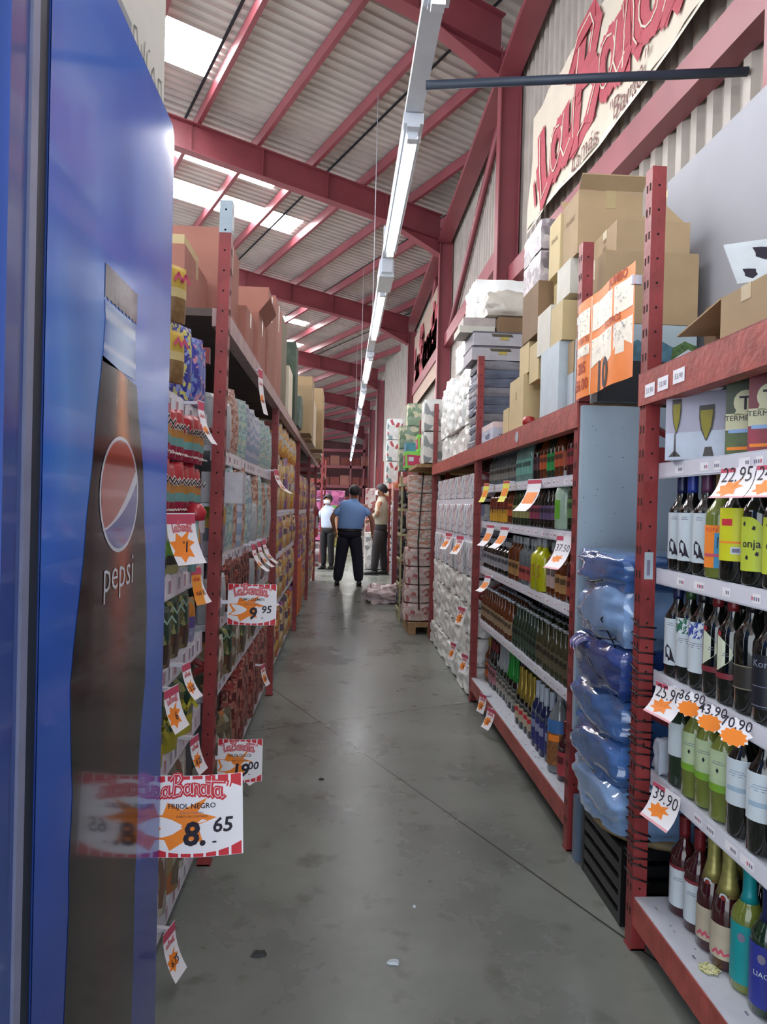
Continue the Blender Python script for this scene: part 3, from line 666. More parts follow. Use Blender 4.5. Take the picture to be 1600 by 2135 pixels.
# ================================================================ drinks cooler (side panel faces the aisle)
def cooler():
    XF = -.39; Y0, Y1, H = .955, 1.615, 2.2
    r = empty('drinks_cooler', (XF - .35, 1.28, 0)); tag(r, 'tall blue drinks cooler with a cola bottle printed on its side', 'cooler')
    off = Vector((XF - .35, 1.28, 0)); T = Matrix.Translation(-off)
    BL = pm('blue_cooler_paint', '22408c', .22, var=.06, scale=2, coat=.6)
    mb = MB(); mb.M = T
    rad = .035; top = [(Y1 - rad + rad * math.sin(t * PI / 12), H - rad * .9 + rad * .9 * math.cos(t * PI / 12)) for t in range(7)]
    prof = [(Y0, .12), (Y1, .12)] + [(a, b) for a, b in top[::-1]] + [(Y0, H)]
    n = len(prof); x0, x1 = XF - .70, XF
    mb.add([(x1, a, b) for a, b in prof] + [(x0, a, b) for a, b in prof], [tuple(range(n)), tuple(range(n, 2 * n))[::-1]] + [(i, n + i, n + (i + 1) % n, (i + 1) % n) for i in range(n)], BL)
    mb.build('cabinet', r)
    # printed film on the side: colour print as a fine grid
    D_ = .0015; side = MB(); side.M = T; cols = []
    def interp(tab, z):
        tab = sorted(tab, key=lambda t: t[1])
        if z <= tab[0][1]: return tab[0][0]
        for (a, za), (b, zb) in zip(tab[:-1], tab[1:]):
            if z <= zb: return a + (b - a) * (z - za) / max(1e-6, zb - za)
        return tab[-1][0]
    Lo = [(1.181, 1.743), (1.18, 1.687), (1.185, 1.673), (1.176, 1.609), (1.154, 1.522), (1.138, 1.431), (1.118, 1.35), (1.108, 1.283), (1.078, 1.172), (1.066, 1.109), (1.074, 1.01), (1.084, .94), (1.075, .846), (1.079, .779), (1.069, .622), (1.06, .45), (1.07, .3)]
    Ro = [(1.353, 1.77), (1.357, 1.718), (1.35, 1.681), (1.359, 1.612), (1.383, 1.535), (1.42, 1.447), (1.439, 1.325), (1.454, 1.277), (1.471, 1.142), (1.468, 1.009), (1.444, .927), (1.433, .843), (1.435, .733), (1.427, .628), (1.427, .453), (1.424, .368), (1.42, .3)]
    def mix(a, b, t): t = max(0, min(1, t)); return tuple(x + (y - x) * t for x, y in zip(a, b))
    h = lambda s: tuple(int(s[i:i + 2], 16) / 255 for i in (0, 2, 4))
    def sky(y, z):
        c = mix(h('1c348e'), h('3474dc'), (z - .45) / .95); 
        d = math.hypot((y - 1.10) / .16, (z - 1.55) / .28); c = mix(h('86b4ea'), c, d)          # printed glow round the bottle
        c = mix(c, h('2c56b4'), max(0, noise.noise(Vector((y * 6, z * 3, 1))) * .8)); return c
    def bottle(t, z):
        # printed cola bottle: dark edges, warm core
        core = math.exp(-((t - .56) / .19) ** 2); rim = max(0, 1 - min(t, 1 - t) * 9)
        warm = mix(h('8c3420'), h('d4803c'), (z - 1.2) / .3); k = max(0, min(1, (z - 1.0) / .22))
        c = mix(h('1a1014'), warm, core * (.25 + .75 * k)); c = mix(c, h('4a3a36'), .4 * math.exp(-((t - .22) / .08) ** 2)); c = mix(c, h('120e16'), rim * .6)
        if z < .6: c = mix(c, h('2a2622'), (.6 - z) / .3)
        return c
    ny, nz = 66, 150; vs = []; vc = []
    for j in range(nz + 1):
        z = .13 + (H - .004 - .13) * j / nz
        for i in range(ny + 1):
            y = Y0 + (Y1 - Y0) * i / ny
            if z > H - rad: 
                k = (z - (H - rad)) / rad; y = Y0 + (Y1 - Y0 - rad * (1 - math.sqrt(max(0, 1 - k * k)))) * i / ny
            c = sky(y, z); vs.append((XF + D_, y, z)); vc.append(c)
    fs = [(j * (ny + 1) + i, j * (ny + 1) + i + 1, (j + 1) * (ny + 1) + i + 1, (j + 1) * (ny + 1) + i) for j in range(nz) for i in range(ny)]
    PR = vcol_mat('glossy_printed_film', .14, .2)
    side.add(vs, fs, PR, True)
    # bottle body
    o = len(vs); nb = 24; nr = 90; bv = []
    for j in range(nr + 1):
        z = .30 + (1.60 - .30) * j / nr
        a, b = interp(Lo, z), interp(Ro, z)
        for i in range(nb + 1):
            t = i / nb; zz = z + (-.018 * (t - .5) if j == nr else 0); bv.append((XF + D_ + .0008, a + (b - a) * t, zz)); vc.append(bottle(t, z))
    bf = [(j * (nb + 1) + i, j * (nb + 1) + i + 1, (j + 1) * (nb + 1) + i + 1, (j + 1) * (nb + 1) + i) for j in range(nr) for i in range(nb)]
    side.add(bv, bf, PR, True)
    # clear neck and crown cap
    nk = []; 
    for j in range(13):
        z = 1.60 + (1.70 - 1.60) * j / 12; a, b = interp(Lo, z), interp(Ro, z)
        for i in range(7):
            t = i / 6; nk.append((XF + D_ + .0008, a + (b - a) * t, z)); e = abs(t - .5) * 2
            c = mix(h('a9c4ea'), h('5f7fc0'), e ** 3); c = mix(c, h('dfe8f4'), .7 if j in (9, 10, 3) else 0); vc.append(c)
    side.add(nk, [(j * 7 + i, j * 7 + i + 1, (j + 1) * 7 + i + 1, (j + 1) * 7 + i) for j in range(12) for i in range(6)], PR, True)
    cp = []
    for j in range(2):
        for i in range(19):
            t = i / 18; y = 1.179 + (1.357 - 1.179) * t; cp.append((XF + D_ + .0009, y, (1.702, 1.758)[j] + (.004 * (i % 2) if j == 0 else 0)))
            vc.append(h('3a2028') if i % 2 else h('5c4658'))
    side.add(cp, [(i, i + 1, 19 + i + 1, 19 + i) for i in range(18)], PR, True)
    ob = side.build('printed_side', r)
    at = ob.data.color_attributes.new('print', 'FLOAT_COLOR', 'POINT')
    for i, c in enumerate(vc): at.data[i].color = (*lin(c), 1)
    # globe emblem and word, thin film on the print
    mb = MB(); mb.M = T; X1 = XF + D_ + .0016
    gl = {k: pm('film_' + k, c, .15, var=.03, coat=1) for k, c in (('red', 'a5402e'), ('white', 'c9d2de'), ('blue', '2c3f92'))}
    cy, cz, ry, rz = 1.279, 1.388, .101, .094; K = 40
    E_ = [(cy + ry * math.cos(2 * PI * i / K), cz + rz * math.sin(2 * PI * i / K)) for i in range(K)]
    Eo = [(cy + ry * 1.07 * math.cos(2 * PI * i / K), cz + rz * 1.07 * math.sin(2 * PI * i / K)) for i in range(K)]
    for i in range(K): j = (i + 1) % K; mb.add([(X1, *E_[i]), (X1, *E_[j]), (X1, *Eo[j]), (X1, *Eo[i])], [(0, 1, 2, 3)], gl['white'])
    # wave bands: column-wise split of the disc
    n = 36
    def upper(t): return cz + rz * (-.62 + 1.25 * t ** 1.9)            # lower edge of red
    def lower(t): return cz + rz * (-.70 + .45 * t + .55 * t ** 3)      # upper edge of blue
    for i in range(n):
        t0, t1 = i / n, (i + 1) / n; ya, yb = cy - ry + 2 * ry * t0, cy - ry + 2 * ry * t1
        ha, hb = rz * math.sqrt(max(0, 1 - (2 * t0 - 1) ** 2)), rz * math.sqrt(max(0, 1 - (2 * t1 - 1) ** 2))
        cl = lambda v, hh: max(cz - hh, min(cz + hh, v))
        ua, ub, la, lb = cl(upper(t0), ha), cl(upper(t1), hb), cl(lower(t0), ha), cl(lower(t1), hb); la = min(la, ua); lb = min(lb, ub)
        for z0a, z0b, z1a, z1b, m in ((ua, ub, cz + ha, cz + hb, 'red'), (la, lb, ua, ub, 'white'), (cz - ha, cz - hb, la, lb, 'blue')):
            if z1a - z0a > 1e-5 or z1b - z0b > 1e-5: mb.add([(X1, ya, z0a), (X1, yb, z0b), (X1, yb, z1b), (X1, ya, z1a)], [(0, 1, 2, 3)], gl[m])
    mb.text('pepsi', gl['white'], .083, (1.282, 1.225), place=lambda x, z: (X1 + .0004, x, z), bold=-.006)
    mb.build('printed_emblem', r)
    # dark gasket, door with ribs, grille and feet
    mb = MB(); mb.M = T; mb.box(XF - .69, XF - .0015, .925, .9545, .12, H - .02, pm('rubber_gasket', '1a2638', .5)); mb.build('gasket', r)
    mb = MB(); mb.M = T; DB = pm('blue_door_frame', '2b4a96', .25, var=.08, scale=3, coat=.5)
    mb.box(XF - .70, XF, .905, .925, .14, H - .02, pm('door_edge_grey', '8288a6', .35)); mb.box(XF - .70, XF - .004, .875, .905, .14, H - .02, DB)
    mb.box(XF - .70, XF + .004, .84, .872, .14, H - .02, DB); mb.box(XF - .69, XF - .002, .872, .875, .14, H - .02, DARK); mb.box(XF - .7, XF - .01, .78, .84, .14, H - .02, DB); mb.build('door', r)
    mb = MB(); mb.M = T; mb.box(XF - .68, XF - .02, .93, 1.59, .03, .12, BLACK)
    for x in (XF - .62, XF - .08):
        for y in (1.0, 1.54): mb.tube([(x, y, 0), (x, y, .03)], .02, BLACK, 8)
    mb.build('base_grille', r)
cooler()
# white carton with marker scribble standing on the cooler
def scribbled():
    r = empty('white_carton', (-.70, 1.2, 2.2)); tag(r, 'large white carton with marker scribble standing on the blue cooler', 'carton')
    WC = pm('white_carton_board', 'dcdad0', .7, var=.03); mb = MB(); mb.box(-.28, .29, -.75, .40, 0, .62, WC); mb.build('box_body', r)
    mb = MB(); MK = pm('green_black_marker', '6c7268', .7); GB = pm('grey_printed_bar', '8e959b', .6)
    pl = lambda a, b: (.2915, a, b)
    mb.poly([pl(-.6, .010), pl(.152, .010), pl(.157, .055), pl(-.6, .055)], GB)
    L_ = [[(.17, .005), (.172, .05), (.19, .056), (.2, .03), (.215, .0)], [(.222, .045), (.23, .02), (.24, .03), (.245, .065)], [(.24, .03), (.258, .018), (.262, .055)], [(.255, .0), (.27, -.0), (.285, .005)], [(.275, .066), (.28, .07)],
          [(.29, .005), (.30, .04), (.312, .055)], [(.312, .055), (.325, .03), (.335, .005)], [(.345, .01), (.35, .055), (.372, .06), (.378, .02), (.36, .008)]]
    mb.stroke([[(a, b + .012) for a, b in l] for l in L_], .0035, MK, pl); mb.build('marker_writing', r)
scribbled()
# ================================================================ product builders (origin at base centre, front faces -Y)
DG = pm('dark_wine_glass', '0c0f0c', .08, var=.1, coat=.5, spec=.7)
GG = pm('green_wine_glass', '1a3020', .1, var=.1, coat=.5, spec=.7)
YG = pm('pale_green_glass', '6f7a35', .1, var=.15, coat=.5)
AMB = pm('amber_glass', '5a2a0c', .1, var=.2, coat=.5)
RSG = pm('rose_wine_glass', '3a1218', .1, var=.1, coat=.5)
CLG = pm('clear_glass', '8c99a0', .08, var=.1, coat=.5, trans=.6)
AQG = pm('aqua_glass', '8fb8b0', .1, var=.1, coat=.5, trans=.4)
GLD = pm('gold_foil', 'a08a3c', .35, metal=.6, var=.2, scale=40)
PGLD = pm('pale_gold_foil', '9a9458', .4, metal=.5, var=.2, scale=60)
LW = pm('white_label', 'c9d4dc', .5, var=.03); LC_ = pm('cream_label', 'c9cfb8', .5, var=.03)
CAPS = {k: pm('cap_' + k, c, .35, var=.08, metal=.1) for k, c in dict(black='15151a', navy='18224e', blue='26388c', purple='5a3050', red='6c1c24', green='2c4a2c', bright='1d8f34', violet='4a2276', white='b8c4d4', silver='9aa0a6', teal='12868c', pink='c02f5e', orange='b0481c', tan='7a6038', yellow='c9b82c', grey='6c7078').items()}
PROF = {
    'wine': lambda r, h: [(r * .85, 0), (r, .006), (r, h * .58), (r * .93, h * .635), (r * .62, h * .70), (r * .40, h * .755), (r * .37, h * .80), (r * .37, h * .985), (r * .41, h * .985), (r * .41, h)],
    'fizz': lambda r, h: [(r * .85, 0), (r, .008), (r, h * .44), (r * .9, h * .52), (r * .62, h * .64), (r * .42, h * .75), (r * .36, h * .88), (r * .4, h * .90), (r * .4, h)],
    'spirit': lambda r, h: [(r * .9, 0), (r, .006), (r, h * .62), (r * .92, h * .68), (r * .5, h * .75), (r * .32, h * .80), (r * .32, h)],
    'big': lambda r, h: [(r * .88, 0), (r, .01), (r * 1.0, h * .60), (r * .85, h * .70), (r * .5, h * .80), (r * .28, h * .86), (r * .28, h)],
    'beer': lambda r, h: [(r * .9, 0), (r, .005), (r, h * .55), (r * .8, h * .66), (r * .42, h * .78), (r * .38, h * .96), (r * .42, h)]}
CAPZ = dict(wine=.80, fizz=.62, spirit=.84, big=.88, beer=.96)
def bottle(kind, h, r, glass, cap, label=None, seg=18, capz=None, name='bottle', neck=None):
    root = empty(name); pr = PROF[kind](r, h)
    mb = MB(); mb.lathe(pr, glass, seg); mb.build('glass_body', root)
    cz = h * (capz or CAPZ[kind]); mb = MB()
    def rad(z):
        for (ra, za), (rb, zb) in zip(pr[:-1], pr[1:]):
            if za <= z <= zb and zb > za: return ra + (rb - ra) * (z - za) / (zb - za)
        return pr[-1][0]
    zs = [cz + (h - cz) * i / 5 for i in range(6)]
    mb.lathe([(rad(z) + .0012, z) for z in zs] + [(pr[-1][0] + .0012, h + .002)], cap, seg); mb.build('cap', root)
    if label: mb = MB(); label(mb, r, h); mb.build('label', root)
    if neck: mb = MB(); neck(mb, r, h); mb.build('neck_label', root)
    return root
def cyl_place(r, d=.0016): return lambda x, z: ((r + d) * math.sin(x / r), -(r + d) * math.cos(x / r), z)
SM = SMALLINK
def lab(z0, z1, m, half=1.15, extra=None):
    def f(mb, r, h):
        mb.pat(r, z0 * h, z1 * h, half, m)
        if extra: extra(mb, r, h, z0 * h, z1 * h)
    return f
def lines(mb, r, z, n, m=SM, w=.5, dz=.006):
    for i in range(n): mb.pat(r, z - i * dz, z - i * dz + .0016, w * (.6 + .4 * ((i * 7) % 3) / 2), m, 3, .0014)
def bird(mb, r, h, a, b):
    lines(mb, r, b - .014, 2, w=.35); P = cyl_place(r)
    mb.poly([P(-.016, a + .05), P(-.008, a + .062), P(.004, a + .05), P(.014, a + .016), P(.018, a + .008), P(.004, a + .016), P(-.004, a + .012), P(-.014, a + .02)][::-1], INK)
    mb.poly([P(-.012, a + .012), P(-.004, a + .012), P(-.006, a + .022), P(-.013, a + .022)], LW)
def picture(mb, r, h, a, b):
    mb.pat(r, a, b - .02, 1.15, pm('blue_label_print', '3a94c4', .5), d=.0012, u0=.0); mb.pat(r, b - .02, b, 1.15, ORANGE, d=.0012)
    P = cyl_place(r); mb.poly([P(.006, b - .06), P(.02, b - .06), P(.022, b - .035), P(.008, b - .03)], INK); mb.pat(r, a + .03, a + .038, .8, PINKINK, d=.0018)
    mb.text('RON', REDINK, .016, (-.01, b - .017), place=P)
YL = pm('yellow_label', 'cfcf1c', .5, var=.04); YLB = pm('lime_label', 'bccb3c', .5, var=.04)
def yback(mb, r, h, a, b):
    P = cyl_place(r); mb.pat(r, b - .045, b - .028, .6, REDINK, u0=-1, u1=.2, d=.0012); mb.pat(r, a + .045, a + .05, 1.1, ORANGE, d=.0012); mb.pat(r, a + .018, a + .036, .6, LW, u0=.1, u1=1, d=.0012)
    mb.pat(r, a + .022, a + .032, .6, SM, u0=.25, u1=.9, d=.0018)
def sangria(mb, r, h):
    a, b = h * .12, h * .56; n = 9; P = cyl_place(r, .0008)
    for i in range(n):
        t0, t1 = -1 + 2 * i / n, -1 + 2 * (i + 1) / n; x0, x1 = t0 * r * 1.1, t1 * r * 1.1
        top = lambda t: b - .05 * max(0, (t + .1)) ** 2
        mb.poly([P(x0, a), P(x1, a), P(x1, top(t1)), P(x0, top(t0))], YLB)
    mb.text('onja', INK, .028, (0, (a + b) / 2 - .008), place=cyl_place(r), bold=.01)
    q = cyl_place(r)
    for x, z in ((-.02, b - .02), (.006, b - .03), (-.01, a + .03), (.014, a + .04)): mb.poly([q(x - .004, z), q(x + .004, z - .003), q(x + .005, z + .006), q(x, z + .009)], INK)
def halfprint(col):
    def f(mb, r, h, a, b): mb.pat(r, b - .045, b, 1.15, printed('print_' + col, [LWc, col, 'd8e0e8', col], 60), d=.0012); lines(mb, r, b - .06, 3, w=.8)
    return f
LWc = 'c9d4dc'
def crescent(mb, r, h):
    P = cyl_place(r, .0012); a, b = h * .28, h * .60; mb.pat(r, h * .22, h * .27, 1.1, pm('red_label_band', '7c2a34', .5))
    pts = [(-.026, a)] + [(-.026 + .045 * math.sin(PI * i / 8), a + (b - a) * i / 8) for i in range(1, 8)] + [(-.026, b)]; mb.poly([P(*p) for p in pts], LC_)
    mb.poly([cyl_place(r)(-.018 + .007 * math.cos(t * PI / 4), b + .002 + .008 * math.sin(t * PI / 4)) for t in range(8)], pm('red_seal', '8c2c38', .4)); lines(mb, r, (a + b) / 2, 2, w=.3)
def darklab(mb, r, h):
    mb.pat(r, h * .12, h * .56, 1.1, pm('black_label', '161824', .5)); mb.text('Koros', pm('grey_ink', '8088a0', .5), .024, (0, h * .46), place=cyl_place(r)); 
    for z0, z1 in ((.14, .145), (.30, .305)): mb.pat(r, h * z0, h * z1, .9, pm('grey_ink', '8088a0', .5), d=.0014)
def frame(mb, r, h):
    g = pm('tan_ink', '7c7460', .5); mb.pat(r, h * .2, h * .38, .85, pm('brown_label', '2c2824', .5)); 
    for z0, z1 in ((.195, .205), (.375, .385)): mb.pat(r, h * z0, h * z1, .88, g, d=.0014)
def wwhite(mb, r, h, a, b):
    lines(mb, r, b - .03, 3, pm('blue_grey_ink', '7c94ac', .5), w=.7); mb.pat(r, a + .035, a + .047, .7, pm('pale_blue_ink', '9cb4c8', .5), d=.0014)
def greenlab(mb, r, h, a, b):
    mb.pat(r, a - .012, a + .008, 1.15, pm('leaf_green_ink', '78a832', .5), d=.0012); lines(mb, r, b - .03, 2, w=.6)
    P = cyl_place(r); mb.poly([P(0, b - .06), P(.004, b - .052), P(0, b - .045), P(-.004, b - .052)], INK)
def sparkl(mb, r, h):
    mb.pat(r, h * .10, h * .38, 1.15, pm('cream_fizz_label', 'b8ae98', .5)); P = cyl_place(r)
    mb.stroke([[(-.022, h * .13), (-.01, h * .17), (-.004, h * .14), (.004, h * .175), (.01, h * .14), (.024, h * .16)]], .006, PINKINK, P)
def necklab(mb, r, h):
    mb.pat(r * .62, h * .56, h * .62, PI, pm('red_neck_band', '8a2f2a', .5), cols=14, d=.004)
    q = cyl_place(r * .62, .0055); mb.poly([q(.010 * math.cos(t * PI / 5), h * .59 + .013 * math.sin(t * PI / 5)) for t in range(10)], LW); mb.poly([cyl_place(r * .62, .0062)(.006 * math.cos(t * PI / 5), h * .59 + .008 * math.sin(t * PI / 5)) for t in range(10)], pm('red_neck_band', '8a2f2a', .5))
def colour(c, word=None, ink=None):
    m = pm('label_' + c, c, .45, var=.05)
    def f(mb, r, h):
        mb.pat(r, h * .08, h * .56, 1.2, m); P = cyl_place(r)
        if word: mb.text(word, ink or LW, .018, (0, h * .32), place=P)
        mb.poly([P(.010 * math.cos(t * PI / 4), h * .46 + .012 * math.sin(t * PI / 4)) for t in range(8)], ink or SM)
    return f
def simple(c, z0=.15, z1=.45, band=None):
    m = pm('label_' + c, c, .5, var=.08); dkb = pm('label_mark_' + c, ''.join('%02x' % int(int(c[i:i + 2], 16) * .55) for i in (0, 2, 4)), .5)
    def f(mb, r, h):
        mb.pat(r, h * z0, h * z1, 1.2, m, 6)
        mb.pat(r, h * (z0 + (z1 - z0) * .5), h * (z0 + (z1 - z0) * .8), .5, band or dkb, 4, .0014)
    return f

def carton(w, d, h, m, flaps=0, text=None, ink=None, tape=True, name='carton', marks=0, seed=0, tilt=0):
    r = empty(name); mb = MB(); b = .004
    mb.box(-w / 2, w / 2, -d / 2, d / 2, 0, h if not flaps else h - .001, m)
    rr = random.Random(seed); ink = ink or pm('box_print_brown', '7a5a3c', .8)
    if text:
        for i, t in enumerate(text.split('|')): mb.text(t, ink, min(h * .2, w * .9 / max(3, len(t)) * 1.2), (0, h * (.6 - .25 * i)), off=d / 2 + .0015)
    mb.M = Matrix.Rotation(-PI / 2, 4, 'Z')
    if text:
        for i, t in enumerate(text.split('|')): mb.text(t, ink, min(h * .2, d * .9 / max(3, len(t)) * 1.2), (0, h * (.6 - .25 * i)), off=w / 2 + .0015)
    for i in range(marks):
        x = rr.uniform(-d * .4, d * .2); z = rr.uniform(h * .15, h * .8); mb.stroke([[(x, z), (x + d * .1, z + h * .04), (x + d * .16, z - h * .03)]], .004, ink, lambda a, c: (a, -w / 2 - .0015, c))
    mb.M = Matrix.Identity(4)
    mb.build('box_body', r)
    if tape: mb = MB(); mb.box(-w / 2 - .001, w / 2 + .001, -.022, .022, h - .0005, h + .0012, TAPE); mb.box(-w / 2 - .0012, -w / 2 + .001, -.022, .022, h * .72, h, TAPE); mb.box(w / 2 - .001, w / 2 + .0012, -.022, .022, h * .72, h, TAPE); mb.build('tape', r)
    if flaps:
        for i, (ax, sgn) in enumerate((('x', 1), ('x', -1), ('y', 1), ('y', -1))[:flaps]):
            mb = MB(); a = rr.uniform(.5, 1.15); L_ = min(w, d) * .3
            if ax == 'x': p0, p1 = Vector((sgn * w / 2, -d / 2, h)), Vector((sgn * w / 2, d / 2, h)); o = Vector((sgn * math.cos(a), 0, math.sin(a))) * L_
            else: p0, p1 = Vector((-w / 2, sgn * d / 2, h)), Vector((w / 2, sgn * d / 2, h)); o = Vector((0, sgn * math.cos(a), math.sin(a))) * L_
            t = Vector((0, 0, .005)); vs = [p0, p1, p1 + o, p0 + o]; mb.add([v + t * 0 for v in vs] + [v + t for v in vs], [(0, 1, 2, 3), (7, 6, 5, 4), (0, 4, 5, 1), (1, 5, 6, 2), (2, 6, 7, 3), (3, 7, 4, 0)], m); mb.build('flap', r)
    return r
def puff(w, d, h, mat, seed=0, amp=.03, rnd=.35, n=9, name='bale', sy=None, freq=7, clamp=True):
    """rounded, crumpled wrapped block"""
    mb = MB(); S_ = Vector((w / 2, d / 2, h / 2)); off = Vector((seed * 3.7, seed * 1.3, seed * 2.1))
    def P(p):
        q = Vector(p); ln = max(abs(q.x), abs(q.y), abs(q.z)); sph = q.normalized() * 1.18
        q = q * (1 - rnd) + sph * rnd; m_ = min(w, d, h)
        k = noise.noise(q * freq * .3 + off) * 1.1 + noise.noise(q * freq + off) * .6
        q = Vector((q.x * S_.x, q.y * S_.y, q.z * S_.z)); q += q.normalized() * k * amp * 1.0
        q.z = max(q.z, -S_.z * .985)
        if not clamp: return (q.x, q.y, q.z + S_.z * .985)
        return (max(-S_.x, min(S_.x, q.x)), max(-S_.y, min(S_.y, q.y)), min(q.z, S_.z) + S_.z)
    for ax, sg in ((0, 1), (0, -1), (1, 1), (1, -1), (2, 1), (2, -1)):
        def f(u, v):
            a, b = u * 2 - 1, v * 2 - 1; p = [0, 0, 0]; p[ax] = sg; p[(ax + 1) % 3] = a * sg; p[(ax + 2) % 3] = b; return P(p)
        mb.grid(f, n, n, mat)
    return mb
def pouch(w, h, d, bands, decals=None, n=12, sag=0, flat=.12, seed=0):
    """filled flexible bag: pillow body, crimped top"""
    mb = MB(); nv = 12; rr = random.Random(seed)
    def dep(v): return d / 2 * (max(0, math.sin(PI * min(1, v * .93 + .07))) ** .45 if v < 1 - flat else .04)
    def mat(v):
        for a, b, m in bands:
            if a <= v < b: return m
        return bands[-1][2]
    rows = []
    for j in range(nv + 1):
        v = j / nv; dd = dep(v); ww = w / 2 * (1 - .06 * math.sin(PI * v) + .04 * (v > .9))
        rows.append([(ww * math.cos(2 * PI * k / n) * (1 if abs(math.cos(2 * PI * k / n)) > .2 else 1), -abs(dd) * math.sin(2 * PI * k / n) * 1.0, v * h) for k in range(n)])
    for j in range(nv):
        m = mat((j + .5) / nv); vs = rows[j] + rows[j + 1]
        mb.add(vs, [(k, n + k, n + (k + 1) % n, (k + 1) % n) for k in range(n)], m, True)
    mb.add(rows[-1], [tuple(range(n))], bands[-1][2]); mb.add(rows[0], [tuple(range(n))[::-1]], bands[0][2])
    if decals: decals(mb, w, h, d)
    return mb
def asthing(mb, name): return mb.build(name)
def can(r, h, bands, name='can', top=None):
    root = empty(name); mb = MB(); z = 0
    mb.lathe([(r * .95, 0), (r, .003), (r, h - .003), (r * .95, h)], pm('can_metal', '9a9ea2', .3, metal=.8), 14); mb.build('tin', root)
    mb = MB()
    for a, b, m in bands:
        mb.lathe([(r + .0006, a * h), (r + .0006, b * h)], m, 14, cap=False)
    mb.build('label', root); return root

class Row:
    """put a row of copies along a shelf. side +1: right racks, -1: left racks"""
    def __init__(s, proto): s.p = Once(proto)
    def line(s, x, y0, y1, pitch, z, rz, fmt, cat, group, depth=1, dx=.09, jit=.004, start=0, frm='far', scale=None, jr=.15, skip=()):
        ys = []; y = y0; st = pitch if y1 > y0 else -pitch
        while (y - y1) * (1 if st > 0 else -1) <= 1e-6: ys.append(y); y += st
        for k in range(depth):
            for i, yy in enumerate(ys):
                if (i, k) in skip: continue
                n = nth(i + start); lb = fmt.format(n=n)
                s.p.put((x + dx * k + random.uniform(-jit, jit), yy + random.uniform(-jit, jit), z), rz + random.uniform(-jr, jr), lb, cat, group, scale)
# ================================================================ right near bay: wines
RF_ = -PI / 2 + .62                     # labels look towards the aisle and back to the entrance
def B(*a, **k): return Once(bottle(*a, **k))
def put(o, x, y, z, rz, label, cat='bottle', group=None, scale=None): return o.put((x, y, z), rz, label, cat, group, scale)
# top shelf: cartons
def glass_box():
    r = empty('gift_box'); mb = MB(); w, d, h = .25, .16, .19; WB_ = pm('white_gift_box', 'b4b2c4', .5, var=.03); mb.box(-w / 2, w / 2, -d / 2, d / 2, 0, h, WB_)
    P = lambda x, z: (x, -d / 2 - .0015, z); BE = pm('beer_gold_print', '968c34', .4, var=.15); OL = pm('glass_outline_print', '54504e', .5); P2 = lambda x, z: (x, -d / 2 - .0025, z)
    mb.poly([P(-w / 2 + .002, .002), P(w / 2 - .002, .002), P(w / 2 - .002, h * .42), P(-w / 2 + .002, h * .42)], pm('pale_blue_print', 'c4cede', .5))
    for cx, s, b0 in ((-.088, .55, .055), (.005, .85, .03)):
        prof = [(.008, .0), (.02, .03), (.028, .10), (.029, .165), (.026, .20)] if s == 1 else [(.002, .03), (.018, .075), (.024, .12), (.024, .17)]
        L_ = [(cx - a * s * 1.12, b0 + b * .72) for a, b in prof]; R_ = [(cx + a * s * 1.12, b0 + b * .72) for a, b in prof]
        mb.poly([P2(*p) for p in L_ + R_[::-1]][::-1], OL)
        P3 = lambda x, z: (x, -d / 2 - .0035, z); top = .72 * (prof[-1][1] - .02)
        mb.poly([P3(cx + (p[0] - cx) * .8, min(p[1] + .006, b0 + top)) for p in L_ + R_[::-1]][::-1], BE)
    mb.poly([P2(-.096, .012), P2(-.088, .012), P2(-.0905, .08), P2(-.0935, .08)], OL); mb.poly([P2(-.112, .01), P2(-.072, .01), P2(-.088, .026), P2(-.096, .026)], OL)
    mb.poly([P2(-.004, .008), P2(.028, .008), P2(.022, .034), P2(.002, .034)], OL)
    mb.build('printed_box', r); return r
o = glass_box(); o.location = (1.085, 2.02, 1.534); o.rotation_euler = (0, 0, D(-58)); tag(o, 'white gift box printed with two tall beer glasses, on the top wine shelf', 'box')
def tbox(c1, c2, word, t, inks):
    r = empty('wine_carton'); mb = MB(); w, d, h = .092, .085, .205; A = pm('wbox_' + c1, c1, .45, var=.1); B_ = pm('wbox_' + c2, c2, .45, var=.25, scale=40); CRM = pm('wine_box_cream', 'ccc8a4', .5)
    mb.box(-w / 2, w / 2, -d / 2, d / 2, 0, h * .30, B_); mb.box(-w / 2, w / 2, -d / 2, d / 2, h * .30, h, A)
    for rz in (0, -PI / 2, PI / 2):
        mb.M = Matrix.Rotation(rz, 4, 'Z'); dd = d / 2 if rz == 0 else w / 2; ww = w if rz == 0 else d; P = lambda x, z, e=.0008: (x, -dd - e, z)
        if t:
            mb.poly([P(-ww / 2, h * .31), P(ww / 2, h * .31), P(ww / 2, h * .52), P(-ww / 2, h * .52)], CRM)
            mb.poly([P(.028 * math.cos(q * PI / 8), h * .66 + .032 * math.sin(q * PI / 8), .0009) for q in range(16)], CRM); mb.poly([P(-.026, h * .5), P(.026, h * .5), P(.018, h * .62), P(-.018, h * .62)], CRM)
            mb.text('T', INK, .05, (0, h * .57), off=dd + .0018, bold=.01); mb.text(word, INK, .019, (0, h * .43), off=dd + .0018)
            mb.poly([P(-ww * .42, h * .275, .001), P(ww * .4, h * .28, .001), P(ww * .4, h * .33, .0012), P(-ww * .42, h * .32, .0012)], pm('sky_blue_ink', '8cacdc', .5))
            mb.poly([P(-ww * .45, .012, .001), P(ww * .45, .014, .001), P(ww * .45, .022, .001), P(-ww * .45, .02, .001)], ORANGE)
        else:
            T_ = mb.M; mb.M = T_ @ Matrix.Translation((0, -dd - .001, h * .52)) @ Matrix.Rotation(-PI / 2, 4, 'Y'); mb.text('PEÑASOL', pm('bronze_ink', '7c6a44', .5), .05, (0, -.015), off=0)
    mb.M = Matrix.Identity(4); mb.build('printed_carton', r); return r
